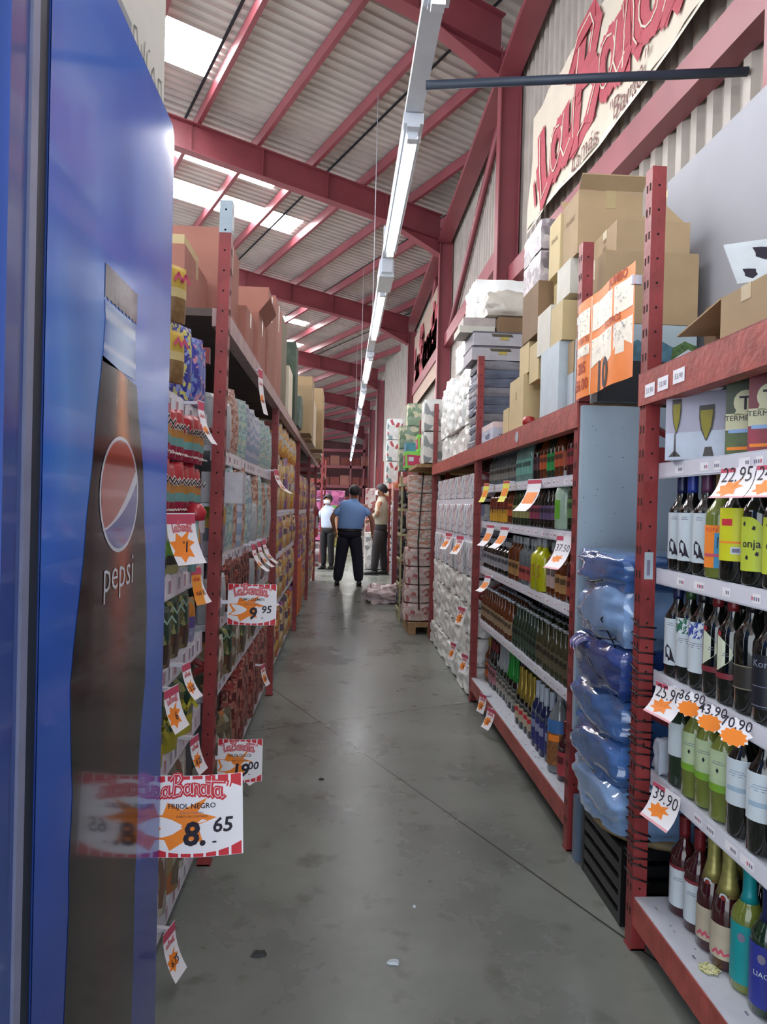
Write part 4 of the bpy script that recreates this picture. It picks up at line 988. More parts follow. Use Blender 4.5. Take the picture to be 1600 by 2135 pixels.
for i, (y, a, b, wd, t, lb) in enumerate(((1.83, '3c4430', '4a5a2c', 'TERMEVOR', 1, 'green wine carton with a T emblem beside the white gift box'), (1.725, '6e2230', '8c1c34', 'TERMEVOR', 1, 'red wine carton with a T emblem, right of the green one'), (1.615, '2a3c34', '26342f', '', 0, 'dark green wine carton with vertical lettering at the right picture edge'))):
    o = tbox(a, b, wd, t, None); o.location = (1.055, y, 1.534); o.rotation_euler = (0, 0, D(-38)); tag(o, lb, 'carton')
o = Once(carton(.3, .3, .17, CARDD, name='carton')); put(o, 1.32, 1.5, 1.534, 0, 'dim brown carton at the back of the top wine shelf', 'carton')
mb = MB(); SH = pm('pale_grey_card', '8a929c', .6); mb.add([(0, 0, 0), (.09, -.1, .075), (.09, -.1, .095), (0, -.0, .012)], [(0, 1, 2, 3)], SH); mb.add([(.09, -.1, .075), (.15, -.19, .02), (.15, -.19, .035), (.09, -.1, .095)], [(0, 1, 2, 3)], SH)
mb.add([(0, .003, 0), (.09, -.097, .075), (.09, -.097, .095), (0, .003, .012)], [(3, 2, 1, 0)], SH); o = mb.build('bent_card'); o.location = (1.0, 1.98, 1.7815); o.location.z = 1.665; tag(o, 'bent strip of pale card lying under the red beam above the gift box', 'card strip')
o.location = (1.04, 2.0, 1.70)

# row definitions: list of (prototype, label text)
def shelf_row(items, x, y0, pitch, z, where, depth=3, dx=.085, rz=RF_, back=None):
    y = y0; cnt = {}
    for i, (o, txt) in enumerate(items):
        p = pitch if not isinstance(pitch, list) else pitch[i]
        put(o, x + random.uniform(-.004, .004), y, z, rz + random.uniform(-.12, .12), '%s, %s from left, %s' % (txt, nth(i), where), 'bottle', where)
        for k in range(1, depth):
            bo = back[(i + k) % len(back)] if back else o
            put(bo, x + dx * k, y + random.uniform(-.01, .01) + .02, z, rz + random.uniform(-.5, .5), 'bottle behind the %s from left, %s row back, %s' % (nth(i), nth(k), where), 'bottle', 'bottles behind on the ' + where)
        y -= p
dk = B('wine', .29, .037, DG, CAPS['black'], darklab, capz=.8)
bw1 = B('wine', .29, .037, DG, CAPS['navy'], lab(.12, .60, LW, 1.1, bird)); bw2 = B('wine', .29, .037, DG, CAPS['blue'], lab(.12, .60, LW, 1.1, bird)); bw3 = B('wine', .29, .037, DG, CAPS['purple'], lab(.12, .60, LW, 1.1, bird))
pic = B('wine', .285, .039, YG, CAPS['tan'], lab(.10, .50, ORANGE, 1.15, picture)); yb = B('wine', .30, .043, DG, CAPS['black'], lab(.18, .63, YL, 1.2, yback)); sg = B('wine', .30, .042, DG, CAPS['black'], sangria)
shelf_row([(bw1, 'dark bottle with white bird label and navy cap'), (bw2, 'dark bottle with white bird label and blue cap'), (bw3, 'dark bottle with white bird label and purple cap'), (pic, 'pale bottle with an orange and blue picture label'), (yb, 'dark bottle with a square yellow back label'), (sg, 'dark bottle with a rounded lime label'), (sg, 'dark bottle with a rounded lime label'), (sg, 'dark bottle with a rounded lime label')],
          1.025, 2.125, [.078, .078, .08, .088, .095, .09, .09, .09], 1.207, 'second wine shelf', back=[dk, bw1, dk, dk])
gp = B('wine', .30, .038, DG, CAPS['green'], lab(.15, .62, LW, 1.1, halfprint('2f6a54'))); bp_ = B('wine', .30, .038, DG, CAPS['black'], lab(.15, .62, LW, 1.1, halfprint('3448a0'))); cr = B('wine', .30, .038, DG, CAPS['red'], crescent); fr = B('wine', .31, .04, DG, CAPS['black'], frame)
shelf_row([(bw1, 'dark bottle with a white bird label'), (gp, 'dark bottle with a white and green printed label'), (bp_, 'dark bottle with a white and blue printed label'), (cr, 'dark bottle with a cream half-moon label'), (cr, 'dark bottle with a cream half-moon label'), (fr, 'black bottle with a framed brown label'), (dk, 'black bottle with grey lettering'), (dk, 'black bottle with grey lettering'), (dk, 'black bottle with grey lettering')],
          1.025, 2.12, [.07, .075, .08, .08, .08, .085, .085, .085, .09], .889, 'third wine shelf', back=[dk, dk, cr])
wt = B('wine', .30, .038, GG, CAPS['green'], lab(.3, .62, LW, .9)); gw = B('wine', .30, .038, YG, CAPS['green'], lab(.30, .62, pm('mint_label', 'b4c8a0', .5), 1.1, greenlab)); nn = B('wine', .31, .040, DG, CAPS['black'], lab(.26, .63, LW, 1.1, wwhite))
shelf_row([(wt, 'green bottle with a narrow white label'), (gw, 'pale wine bottle with a mint and green label'), (gw, 'pale wine bottle with a mint and green label'), (gw, 'pale wine bottle with a mint and green label'), (nn, 'black bottle with a white and blue label'), (nn, 'black bottle with a white and blue label'), (nn, 'black bottle with a white and blue label'), (nn, 'black bottle with a white and blue label')],
          1.025, 2.07, [.085, .065, .085, .09, .09, .09, .09, .09], .577, 'fourth wine shelf', back=[nn, dk, gw])
rs = B('wine', .29, .04, RSG, CAPS['red'], lab(.10, .50, LW, 1.15, lambda mb, r, h, a, b: (mb.pat(r, b - .004, b + .006, 1.15, pm('red_label_band', '7c2a34', .5), d=.0012), lines(mb, r, b - .03, 2)))); fz = B('fizz', .32, .043, RSG, PGLD, sparkl, capz=.60, neck=necklab)
te = B('wine', .31, .042, YG, CAPS['teal'], colour('0f8f94'), capz=.72); nv = B('wine', .31, .042, GG, CAPS['navy'], colour('2a3490', 'LIAO'), capz=.72); pk = B('wine', .31, .044, RSG, CAPS['pink'], colour('c03468', None, LW), capz=.72); og = B('wine', .31, .044, DG, CAPS['orange'], colour('c0744c'), capz=.74)
shelf_row([(rs, 'dark rose bottle with white label'), (rs, 'dark rose bottle with white label'), (fz, 'gold-necked fizz bottle with a pink signature label'), (fz, 'gold-necked fizz bottle with a pink signature label'), (te, 'wine bottle with a teal label and teal cap'), (nv, 'wine bottle with a navy label'), (pk, 'wine bottle with a pink label and pink cap'), (og, 'wine bottle with an orange label and orange cap'), (te, 'wine bottle with a teal label and teal cap'), (og, 'wine bottle with an orange label and orange cap')],
          1.06, 2.11, [.085, .085, .08, .09, .088, .085, .09, .09, .09, .09], .173, 'lowest wine shelf', back=[fz, dk, rs], dx=.095)
for i, (x, y) in enumerate(((1.0, 1.84), (1.0, 1.60))):
    mb = MB(); YF = printed('yellow_flower_paper', ['e8e8b4', 'd8dc8c', '7c8444', 'f0f0d0'], 90)
    mb.poly([(.024 * math.cos(t * PI / 7) * (1 + .25 * (t % 2)), .024 * math.sin(t * PI / 7) * (1 + .25 * (t % 2)), .003) for t in range(14)], YF); mb.poly([(.024 * math.cos(-t * PI / 7), .024 * math.sin(-t * PI / 7), .0) for t in range(14)], YF)
    o = mb.build('paper_flower'); o.location = (x, y, .174); tag(o, 'small pale yellow paper sticker on the lowest wine shelf, %s' % ('farther one' if i == 0 else 'nearer one'), 'sticker')
o = puff(.07, .05, .11, pm('white_plastic_film', 'aeb6c4', .4), 4, .012, .5, 6).build('plastic_bag'); o.location = (1.01, 2.145, .577); tag(o, 'small crumpled white bag at the left end of the fourth wine shelf', 'bag')
# wine bay upper deck and the first cartons beyond the gap
def C(w, d, h, m, **k): return Once(carton(w, d, h, m, **k))
BLU = pm('blue_mountain_print', '4a7486', .6, var=.3, scale=30); GRN = pm('green_tree_print', '4c6a3c', .7, var=.4, scale=80); DKL = pm('dark_lower_band', '20242c', .6)
def landscape():
    r = empty('printed_carton', (1.20, 2.95, 1.816)); tag(r, 'white carton printed with blue mountains beneath the big brown carton', 'carton')
    mb = MB(); mb.box(-.2, .2, -.14, .15, 0, .312, pm('landscape_carton', 'a7b8bf', .6, var=.05)); P = lambda x, z, e=.0015: (x, -.14 - e, z)
    mb.poly([P(-.2, .0), P(.2, .0), P(.2, .165), P(-.2, .165)], DKL); mb.poly([P(-.2, .165, .002), P(.2, .165, .002), P(.2, .235, .002), P(.1, .225, .002), P(.06, .245, .002), P(.0, .22, .002), P(-.04, .25, .002), P(-.1, .225, .002), P(-.15, .24, .002), P(-.2, .23, .002)], BLU)  # front face is plain dark below the mountain strip
    mb.poly([P(.09, .12, .003), P(.2, .12, .003), P(.2, .23, .003), P(.15, .25, .003), P(.1, .22, .003)], GRN); mb.build('box_body', r)
landscape()
def cart(y0, y1, z0, z1, x0, x1, m, label, **k):
    w, d, h = y1 - y0, x1 - x0, z1 - z0 - .001
    o = carton(w, d, h, m, **k); o.location = ((x0 + x1) / 2, (y0 + y1) / 2, z0); o.rotation_euler = (0, 0, -PI / 2 + k.get('tilt', 0)); tag(o, label, 'carton'); return o
put(C(.38, .28, .287, CARD), 1.21, 2.95, 2.13, 0, 'big plain brown carton seen right of the tall near upright', 'carton')
SAN = pm('sand_cardboard', 'c2ad82', .75, var=.06, scale=6)
put(C(.30, .26, .125, CARD, text='OS|RES', flaps=0), 1.215, 2.95, 2.419, 0, 'low brown carton with dark stencilled letters on top of the big one', 'carton')
mb = MB(); mb.add([(0, 0, 0), (.2, 0, 0), (.12, .03, .09), (0, .004, 0), (.2, .004, 0), (.12, .034, .09)], [(0, 1, 2), (5, 4, 3)], CARD); o = mb.build('cardboard_flap'); o.location = (1.15, 2.83, 2.5445); tag(o, 'triangular torn cardboard flap standing on the stencilled carton', 'cardboard flap')
put(C(.34, .30, .20, CARDD), 1.28, 2.03, 1.817, 0, 'dim brown carton behind the cow-print carton', 'carton')
cb = carton(.22, .24, .135, CARD, seed=9); o = cb; o.location = (1.10, 1.74, 1.817); tag(o, 'opened brown carton under a cow-print sheet at the right picture edge', 'carton')
mb = MB(); mb.add([(-.11, .12, .133), (.11, .12, .133), (.11, .37, .105), (-.11, .37, .09), (-.11, .12, .138), (.11, .12, .138), (.11, .37, .11), (-.11, .37, .095)], [(0, 3, 2, 1), (4, 5, 6, 7), (0, 1, 5, 4), (2, 3, 7, 6), (1, 2, 6, 5), (3, 0, 4, 7)], CARD); mb.build('flap', cb)
mb = MB(); cow = pm('cow_white', 'c6ccd0', .6)
mb.M = Matrix.Translation((1.0, 1.80, 1.97)) @ Matrix.Rotation(-.15, 4, 'Y') @ Matrix.Rotation(-.1, 4, 'Z') @ Matrix.Rotation(1.15, 4, 'X')
mb.box(0, .24, 0, .13, 0, .004, cow)
for cx, cy, s in ((.04, .03, .018), (.09, .09, .024), (.13, .03, .02), (.17, .09, .022), (.21, .04, .014)):
    mb.poly([(cx + s * math.cos(t) * (1.3 if i % 2 else .8), cy + s * math.sin(t) * (.7 if i % 3 else 1.1), .0046) for i, t in enumerate([q * PI / 4 for q in range(8)])], INK)
o = mb.build('cow_print_sheet'); tag(o, 'white cow-print cardboard sheet leaning on the opened carton', 'cardboard sheet')
mb = MB(); mb.add([(0, 0, 0), (.07, -.10, .0), (.075, .02, .05), (0, 0, .002), (.07, -.1, .002), (.075, .02, .052)], [(0, 1, 2), (5, 4, 3)], pm('grey_paper', 'b4bac4', .6)); o = mb.build('folded_paper'); o.location = (.955, 2.1, 1.822); tag(o, 'folded grey-white paper lying at the near deck edge above the labels', 'paper')
# big white board behind the near rack, with goods on a shelf behind its top edge
mb = MB(); mb.box(1.46, 1.49, -.4, 3.25, 0.9, 2.9, pm('whitewashed_board', '9a9aa0', .75, var=.1, scale=1.5, bump=.05)); struct(mb.build('wall_partition'))
mb = MB(); mb.box(1.46, 1.49, -.4, 3.25, 0, .9, pm('whitewashed_board', 'b9bac2', .75)); struct(mb.build('wall_partition_base'))
sh = MB(); sh.box(1.62, 2.2, -.4, 4.0, 2.87, 2.91, WOOD); 
for y in (-.3, 2.3):
    for x in (1.95, 2.15): sh.box(x, x + .04, y, y + .04, 0, 2.87, RED)
tag(sh.build('storage_deck'), 'raised storage deck behind the white board', 'deck')
GC = Once(can(.05, .14, [(0, .2, pm('can_gold', 'c8b464', .3, metal=.5)), (.2, .75, pm('can_brown', '5c4c34', .4)), (.75, 1, pm('can_gold', 'c8b464', .3, metal=.5))]))
for k in range(3):
    for j in range(1): GC.put((1.69, 3.78 - .13 * k, 2.911 + .142 * j), 0, 'gold and brown tin behind the white board top, %s in the %s layer' % (nth(k), nth(j)), 'tin', 'gold tins behind the white board')
o = Once(carton(.14, .14, .17, pm('red_plastic_box', '8c2030', .4), tape=False, name='red_box')); put(o, 1.72, 3.2, 2.911, .3, 'red box peeping over the white board', 'box')

# ================================================================ gap: grey panel and wrapped blue bundles
mb = MB(); mb.box(.945, 1.9, 2.815, 2.845, .5, 1.80, GREY); MKM = pm('panel_smudge', '66707c', .6); rr = random.Random(5)
for _ in range(26):
    x, z = rr.uniform(.95, 1.12), rr.uniform(1.15, 1.75); s = rr.uniform(.002, .005); mb.poly([(x, 2.814, z), (x + s, 2.814, z), (x + s * 1.3, 2.814, z + s), (x, 2.814, z + s * .8)], MKM)
tag(mb.build('end_board'), 'pale blue-grey steel board closing the end of the spirits bay', 'board')
def blobmat(name, c, r=.12):
    return pm(name, c, r, var=.35, scale=5, bump=.5, bscale=9, coat=1)
BLF = [blobmat('blue_film_a', '86a8d6'), blobmat('blue_film_b', '466ca8'), blobmat('blue_film_c', '2c4484'), blobmat('blue_film_d', '30406e')]
zs = [.30, .45, .60, .76, .90, 1.055]; hs = [.17, .17, .17, .155, .165, .12]; zz = .288
for i, (c, h_, dx, sd) in enumerate(((0, .155, -.0, 1), (1, .15, 0, 2), (1, .15, .01, 3), (2, .165, -.01, 4), (0, .20, -.01, 5), (1, .115, .01, 6))):
    r = empty('wrapped_bundle', (1.135 , 2.53, zz)); tag(r, 'blue plastic-wrapped bundle tied with black string, %s from the bottom of its stack' % nth(i), 'bundle', 'stack of blue wrapped bundles')
    m = puff(.46, .50, h_ + .02, BLF[c], sd, .035, .55, 14, freq=5); m.build('plastic_wrap', r)
    if i in (3, 4, 5):
        mb = MB(); pts = [(.236 * math.cos(t * PI / 12), .25 * math.sin(t * PI / 12), h_ * (.5 + .35 * math.sin(t * PI / 12 * 2 + i))) for t in range(25)]; mb.tube(pts, .003, BLACK, 5); 
        if i == 4: mb.tube([(-.19, -.12, .01), (-.235, -.1, .1), (-.17, -.13, .19)], .003, BLACK, 5)
        mb.build('string', r)
    if i in (3,):  # gathered plastic ear sticking into the aisle
        mb = MB(); mb.grid(lambda u, v: (-.18 - .08 * u, .12 + .10 * (v - .5) * (1 - .3 * u) + .0, h_ * .8 + .05 * u * (1 - u) * 2 + .02 * math.sin(v * 14) * (1 - .3 * u)), 6, 14, blobmat('violet_film', '6c6a9c')); mb.build('gathered_wrap_end', r)
    zz += h_
mb = MB(); mb.lathe([(.0, .262), (.235, .262), (.242, .275), (.235, .288), (0, .288)], pm('wood_disc_rim', '8e7c5e', .7, var=.2), 28, (1.17, 2.53)); o = mb.build('round_board'); tag(o, 'round wooden board under the blue bundles', 'board')
def crate():
    r = empty('black_crate', (1.145, 2.52, 0)); tag(r, 'black slatted plastic crate under the round board', 'crate'); mb = MB()
    for z in (.0, .055, .11, .165, .22):
        for x0, x1, y0, y1 in ((-.19, .19, -.19, -.178), (-.19, .19, .178, .19), (-.19, -.178, -.19, .19), (.178, .19, -.19, .19)): mb.box(x0, x1, y0, y1, z, z + .035, BLACK)
    for x in (-.19, .172):
        for y in (-.19, .172): mb.box(x - .001, x + .019, y - .001, y + .019, 0, .26, BLACK)
    mb.box(-.18, .18, -.18, .18, .0, .01, BLACK); mb.build('crate_frame', r)
crate()
mb = MB(); mb.box(.945, 1.02, 2.76, 2.80, .0, .255, pm('blue_grey_kick', '5e6c80', .4)); tag(mb.build('kick_plate'), 'short blue-grey metal foot beside the black crate', 'metal plate')

# ================================================================ spirits bay
R2 = -PI / 2 + .45
W2 = 'in the front row of the top spirits shelf'
MAPS = {'t5': (3.3, 2.9, .95), 'n': (3.12, 2.86, .9)}
def my(y, where): a, b, c = MAPS['t5' if 'base' in where else 'n']; return a + (y - b) * c
def rows(o, x, y0, y1, p, z, name, where, depth=2, dx=.1, **k):
    c = MAPS['t5' if 'base' in where else 'n'][2]; y0, y1, p = my(y0, where), my(y1, where), p * c; k['scale'] = (.93, .93, 1)
    ys = []; y = y0
    while y <= y1 + 1e-6: ys.append(y); y += p
    for d in range(depth):
        for i, yy in enumerate(ys):
            lb = '%s, %s from near end, %s' % (name, nth(i), where) if d == 0 else '%s, %s row, %s from near end, %s' % (name, nth(d), nth(i), where)
            put(o, x + dx * d + random.uniform(-.004, .004), yy, z, R2 + random.uniform(-.2, .2), lb, 'bottle', name + ' ' + where, k.get('scale'))
T1 = 'top spirits shelf'
redb = B('beer', .24, .03, RSG, CAPS['silver'], simple('8c2430', .2, .5), seg=10); orb = B('beer', .24, .03, AMB, CAPS['silver'], simple('b04a20', .2, .5), seg=10); grb = B('beer', .24, .03, GG, CAPS['silver'], simple('1f8c40', .15, .5), seg=10); blk = B('beer', .24, .03, DG, CAPS['silver'], simple('4a2a34', .2, .5), seg=10)
aq = B('spirit', .24, .032, AQG, CAPS['silver'], simple('6fa89c', .15, .5), seg=10); clr = B('spirit', .22, .032, CLG, CAPS['grey'], simple('7c7a74', .15, .5), seg=10)
rows(redb, 1.03, 2.86, 2.99, .066, 1.535, 'small red bottle', T1); rows(orb, 1.03, 3.06, 3.13, .066, 1.535, 'small orange-brown bottle', T1); rows(grb, 1.03, 3.2, 3.27, .066, 1.535, 'small green bottle', T1); rows(orb, 1.03, 3.34, 3.41, .066, 1.535, 'amber bottle with an orange label', T1); rows(blk, 1.03, 3.48, 3.55, .066, 1.535, 'small dark bottle', T1)
rows(aq, 1.02, 3.64, 3.92, .07, 1.535, 'pale aqua bottle', T1, 1); rows(clr, 1.04, 4.02, 4.95, .085, 1.535, 'clear bottle', T1, 2)
T2 = 'second spirits shelf'
jug = B('big', .27, .052, pm('frosted_green_glass', '9fb8a4', .25, coat=.4, var=.08), CAPS['silver'], lambda mb, r, h: mb.pat(r, h * .18, h * .5, .6, pm('label_lime', '5fa02c', .5), u0=-1, u1=.4)); gn2 = B('wine', .28, .04, GG, CAPS['green'], simple('5a7c4c', .2, .5), seg=10)
put(jug, 1.03, 3.26, 1.29, R2, 'big frosted pale green bottle at the near end of the second spirits shelf'); rows(gn2, 1.03, 2.85, 2.86, .08, 1.29, 'dark green bottle', T2, 1)
db = B('beer', .23, .032, DG, CAPS['silver'], simple('5c4a6c', .18, .48), seg=10); dbr = B('beer', .23, .032, DG, CAPS['silver'], simple('8c3450', .18, .48), seg=10); dbg = B('beer', .23, .032, GG, CAPS['silver'], simple('8c8a54', .18, .48), seg=10)
rows(db, 1.02, 3.13, 3.34, .07, 1.29, 'dark bottle with a violet label', T2); rows(dbr, 1.02, 3.41, 3.56, .07, 1.29, 'dark bottle with a crimson label', T2); rows(dbg, 1.02, 3.63, 3.98, .07, 1.29, 'green bottle with an olive label', T2)
tq = B('spirit', .235, .05, AMB, CAPS['yellow'], lambda mb, r, h: (mb.pat(r, .03 * h, .36 * h, 1.1, pm('tequila_yellow', 'c49428', .5)), mb.pat(r, .36 * h, .58 * h, 1.1, pm('tequila_red', '6c2414', .5)), mb.text('91', INK, .05, (0, .06), place=cyl_place(r))), seg=12)
rows(tq, 1.04, 4.30, 4.72, .105, 1.29, 'amber bottle with yellow label', T2, 2); rows(orb, 1.03, 4.06, 4.2, .07, 1.29, 'amber bottle with a red label', T2, 1)
T3 = 'third spirits shelf'
ye = B('spirit', .26, .046, pm('bright_yellow_liqueur', 'b4b414', .2, coat=.5, var=.06), CAPS['silver'], lambda mb, r, h: mb.stroke([[(-.015, h * .45), (.01, h * .5), (0, h * .38), (.012, h * .3), (-.012, h * .28)]], .006, pm('orange_brown_ink', 'a8702c', .6), cyl_place(r)), seg=14)
br = B('spirit', .25, .038, AMB, CAPS['silver'], simple('a47c4c', .12, .45), seg=12); rd = B('spirit', .25, .038, RSG, CAPS['red'], simple('a04438', .12, .45), seg=12); pb = B('spirit', .25, .036, AMB, CAPS['silver'], simple('b09a94', .15, .6), seg=12)
rows(rd, 1.03, 2.86, 2.87, .08, .972, 'red bottle', T3, 2); rows(br, 1.03, 2.95, 3.04, .085, .972, 'brown bottle with a tan label', T3, 2); rows(pb, 1.03, 3.12, 3.22, .085, .972, 'brown bottle with a tall pale label', T3, 2)
put(ye, 1.02, my(3.33, 'n'), .972, R2, 'bright yellow liqueur bottle, nearer of the pair on the third spirits shelf'); put(ye, 1.02, my(3.44, 'n'), .972, R2, 'bright yellow liqueur bottle, farther of the pair on the third spirits shelf')
cb2 = B('spirit', .25, .036, CLG, CAPS['silver'], simple('a84a44', .1, .4), seg=12); dfl = B('spirit', .2, .042, DG, CAPS['silver'], simple('9c9ca4', .15, .55), seg=12)
rows(cb2, 1.02, 3.52, 3.78, .085, .972, 'clear bottle with a red label', T3, 2); rows(br, 1.02, 3.87, 4.1, .085, .972, 'brown bottle mid shelf with tan label', T3, 2); rows(dfl, 1.03, 4.2, 4.95, .1, .972, 'squat black bottle with a grey label', T3, 2)
T4 = 'fourth spirits shelf'
gf = B('beer', .23, .032, GG, CAPS['silver'], simple('3c4c40', .15, .5), seg=10); gf2 = B('beer', .23, .032, pm('olive_glass', '3a3a24', .12, coat=.4), CAPS['silver'], simple('5c5440', .15, .5), seg=10); bl4 = B('spirit', .28, .04, pm('cobalt_glass', '1c2c8c', .12, coat=.4), CAPS['silver'], None, seg=10); tn = B('beer', .23, .034, AMB, CAPS['white'], simple('9c8468', .15, .5), seg=10)
rows(gf2, 1.02, 2.86, 3.36, .07, .604, 'olive bottle with white crown cap', T4, 3, .075); rows(gf, 1.02, 3.43, 3.95, .07, .604, 'dark green bottle with white crown cap', T4, 3, .075); rows(tn, 1.02, 4.03, 4.92, .08, .604, 'brown bottle with a tan label', T4, 2)
rows(bl4, 1.3, 3.2, 3.4, .09, .604, 'tall cobalt blue bottle at the back', T4, 1); rows(bl4, 1.3, 4.2, 4.4, .09, .604, 'tall cobalt blue bottle at the far back', T4, 1)
T5 = 'spirits base shelf'
bigc = B('big', .37, .055, pm('tall_clear_glass', '9ca4a8', .08, coat=.6, trans=.5), CAPS['silver'], lambda mb, r, h: (mb.pat(r, h * .1, h * .5, 1.0, pm('label_brown_photo', '8a5a34', .5, var=.4, scale=60)), mb.pat(r, h * .5, h * .66, 1.0, pm('label_sky', '3f74b4', .5)), mb.pat(r, h * .4, h * .48, .5, ORANGE, d=.0014)), seg=18)
put(bigc, 1.03, 3.27, .173, R2 + .3, 'tall clear bottle with a blue and brown picture label at the near end')
put(B('wine', .26, .04, RSG, CAPS['red'], simple('b0444c', .1, .5), seg=12), 1.03, 3.16, .173, R2, 'red-labelled bottle in the near corner of the spirits base shelf')
blw = B('wine', .33, .037, pm('navy_glass', '14204c', .1, coat=.5), CAPS['white'], simple('2c3270', .1, .5, pm('silver_ink', '8c94b4', .4)), seg=14, capz=.74); gdb = B('fizz', .32, .04, DG, GLD, simple('b8a890', .12, .36, REDINK), seg=14, capz=.52); vb = B('fizz', .32, .04, DG, CAPS['violet'], simple('8c8478', .12, .36), seg=12, capz=.55); gb = B('fizz', .32, .04, DG, CAPS['bright'], simple('9c9c94', .12, .36), seg=12, capz=.55); slb = B('fizz', .32, .04, GG, CAPS['silver'], simple('a49c94', .12, .36), seg=12, capz=.55); pkb = B('wine', .3, .037, DG, CAPS['red'], simple('a8707c', .12, .45), seg=12); orc = B('wine', .3, .037, AMB, GLD, simple('b8602c', .12, .45), seg=12)
rows(blw, 1.03, 3.0, 3.26, .082, .173, 'navy bottle with a white cap', T5, 2); rows(gdb, 1.04, 3.37, 3.64, .087, .173, 'gold-foil fizz bottle', T5, 2); rows(vb, 1.07, 3.72, 3.8, .087, .173, 'violet-foil fizz bottle', T5, 2); rows(gb, 1.07, 3.88, 4.06, .087, .173, 'bright green foil fizz bottle', T5, 2)
rows(slb, 1.07, 4.15, 4.33, .087, .173, 'silver-foil fizz bottle', T5, 2); rows(pkb, 1.06, 4.41, 4.58, .083, .173, 'dark bottle with a pink label', T5, 2); rows(orc, 1.06, 4.66, 4.67, .083, .173, 'amber bottle with an orange label', T5, 2)

# ---- cartons stacked above the spirits bay:  (y0,y1,z0,z1,x0,x1,material,flaps,text,label)
WCd = pm('white_carton', 'c4c0b4', .65, var=.05); WCb = pm('bluish_white_carton', 'b8c4cc', .6, var=.05); FLO = printed('grey_floral_film', ['8a7e84', 'a59a9c', '6c6468', 'b4aaa6'], 16, bump=.3)
Z = 1.816
cart(3.12, 3.2, Z, 1.99, 1.0, 1.3, WCb, 'bluish carton with a green plant print at the deck edge', tape=False, marks=4, ink=GRN, seed=5)
cart(3.12, 3.2, 1.99, 2.13, 1.0, 1.3, CARD, 'small brown carton on the bluish plant-print carton', tape=False)
cart(3.22, 3.52, Z, 2.15, .965, 1.22, WCb, 'white carton with tall blue lettering down its corner', tape=False, marks=9, ink=pm('steel_blue_ink', '5c7c9c', .6), seed=7)
cart(3.2, 3.38, 2.15, 2.33, .97, 1.25, SAN, 'sand carton resting on the white lettered carton', marks=3, seed=8)
cart(3.39, 3.62, 2.15, 2.36, .97, 1.25, WCd, 'whitish carton left of the sand one over the lettered carton', marks=4, seed=9)
cart(3.2, 3.40, 2.36, 2.52, 1.0, 1.25, WCd, 'pale carton under the leaning pair of tall cartons', marks=2, seed=10)
cart(3.14, 3.36, 2.52, 2.80, 1.01, 1.30, CARD, 'tall brown carton nearest in the top pair', flaps=2, text='FRAGILE', seed=11)
cart(3.37, 3.55, 2.52, 2.79, 1.0, 1.28, SAN, 'tall sand carton, farther one in the top pair', text='FRAGIL', seed=12)
cart(3.41, 3.62, 2.36, 2.52, 1.05, 1.25, SAN, 'low sand carton tucked under the farther tall carton', seed=30)
cart(3.54, 3.82, Z, 2.05, 1.1, 1.4, CARD, 'brown carton set back behind the lettered carton', seed=13)
cart(3.64, 3.82, 2.05, 2.25, .985, 1.3, SAN, 'sand carton with black stamps above the setback carton', marks=6, ink=INK, seed=14)
cart(3.88, 4.2, Z, 2.12, .97, 1.12, SAN, 'sand carton with a round stamp standing at the deck edge', marks=3, seed=15, text='S')
cart(4.22, 4.36, Z, 1.98, .97, 1.12, SAN, 'short sand carton beyond the stamped one', seed=16)
cart(3.84, 4.04, 2.12, 2.29, .985, 1.2, SAN, 'small sand carton on top of the stamped carton', marks=4, seed=17)
cart(3.66, 3.98, 2.29, 2.56, .98, 1.18, CARDD, 'brown and white tall carton under the wrapped floral packs', seed=18)
for i, (z, h_) in enumerate(((2.56, .17), (2.73, .16))):
    o = puff(.36, .24, h_, FLO, 20 + i, .012, .18, 8).build('wrapped_pack'); o.location = (1.11, 3.86, z); o.rotation_euler = (0, 0, -PI / 2); tag(o, 'grey floral wrapped pack, %s of two stacked on the top' % ('lower', 'upper')[i], 'pack')
cart(4.4, 4.7, Z, 2.2, 1.35, 1.7, CARD, 'brown carton far back on the deck over the spirits', seed=19)
def wafer():
    r = empty('snack_tray', (1.06, 4.84, Z)); tag(r, 'small white and blue snack carton lying near the far end of the deck', 'tray'); mb = MB(); mb.box(-.09, .09, -.2, .2, 0, .12, pm('blue_white_box', 'b9c0d4', .5)); mb.box(-.091, .091, -.201, .201, .09, .13, pm('pink_white_edge', 'd8c8cc', .5))
    mb.M = Matrix.Rotation(-PI / 2, 4, 'Z'); mb.text('wafer', pm('navy_ink', '24346c', .5), .07, (.02, .03), off=.0915, shear=.2); mb.M = Matrix.Identity(4); mb.text('wafer', pm('navy_ink', '24346c', .5), .05, (.0, .03), off=.2015, shear=.2); mb.build('box_body', r)
wafer()
AP = Once((lambda: (lambda m: m)(MB()))().lathe([(0, .0), (.02, .003), (.034, .02), (.036, .035), (.028, .055), (.01, .06), (0, .056)], pm('apple_red', 'a82c2c', .3, var=.3, scale=30), 12).build('red_apple')); AP.put((.985, 3.80, Z), 0, 'red round fruit lying on the deck edge between cartons', 'fruit')
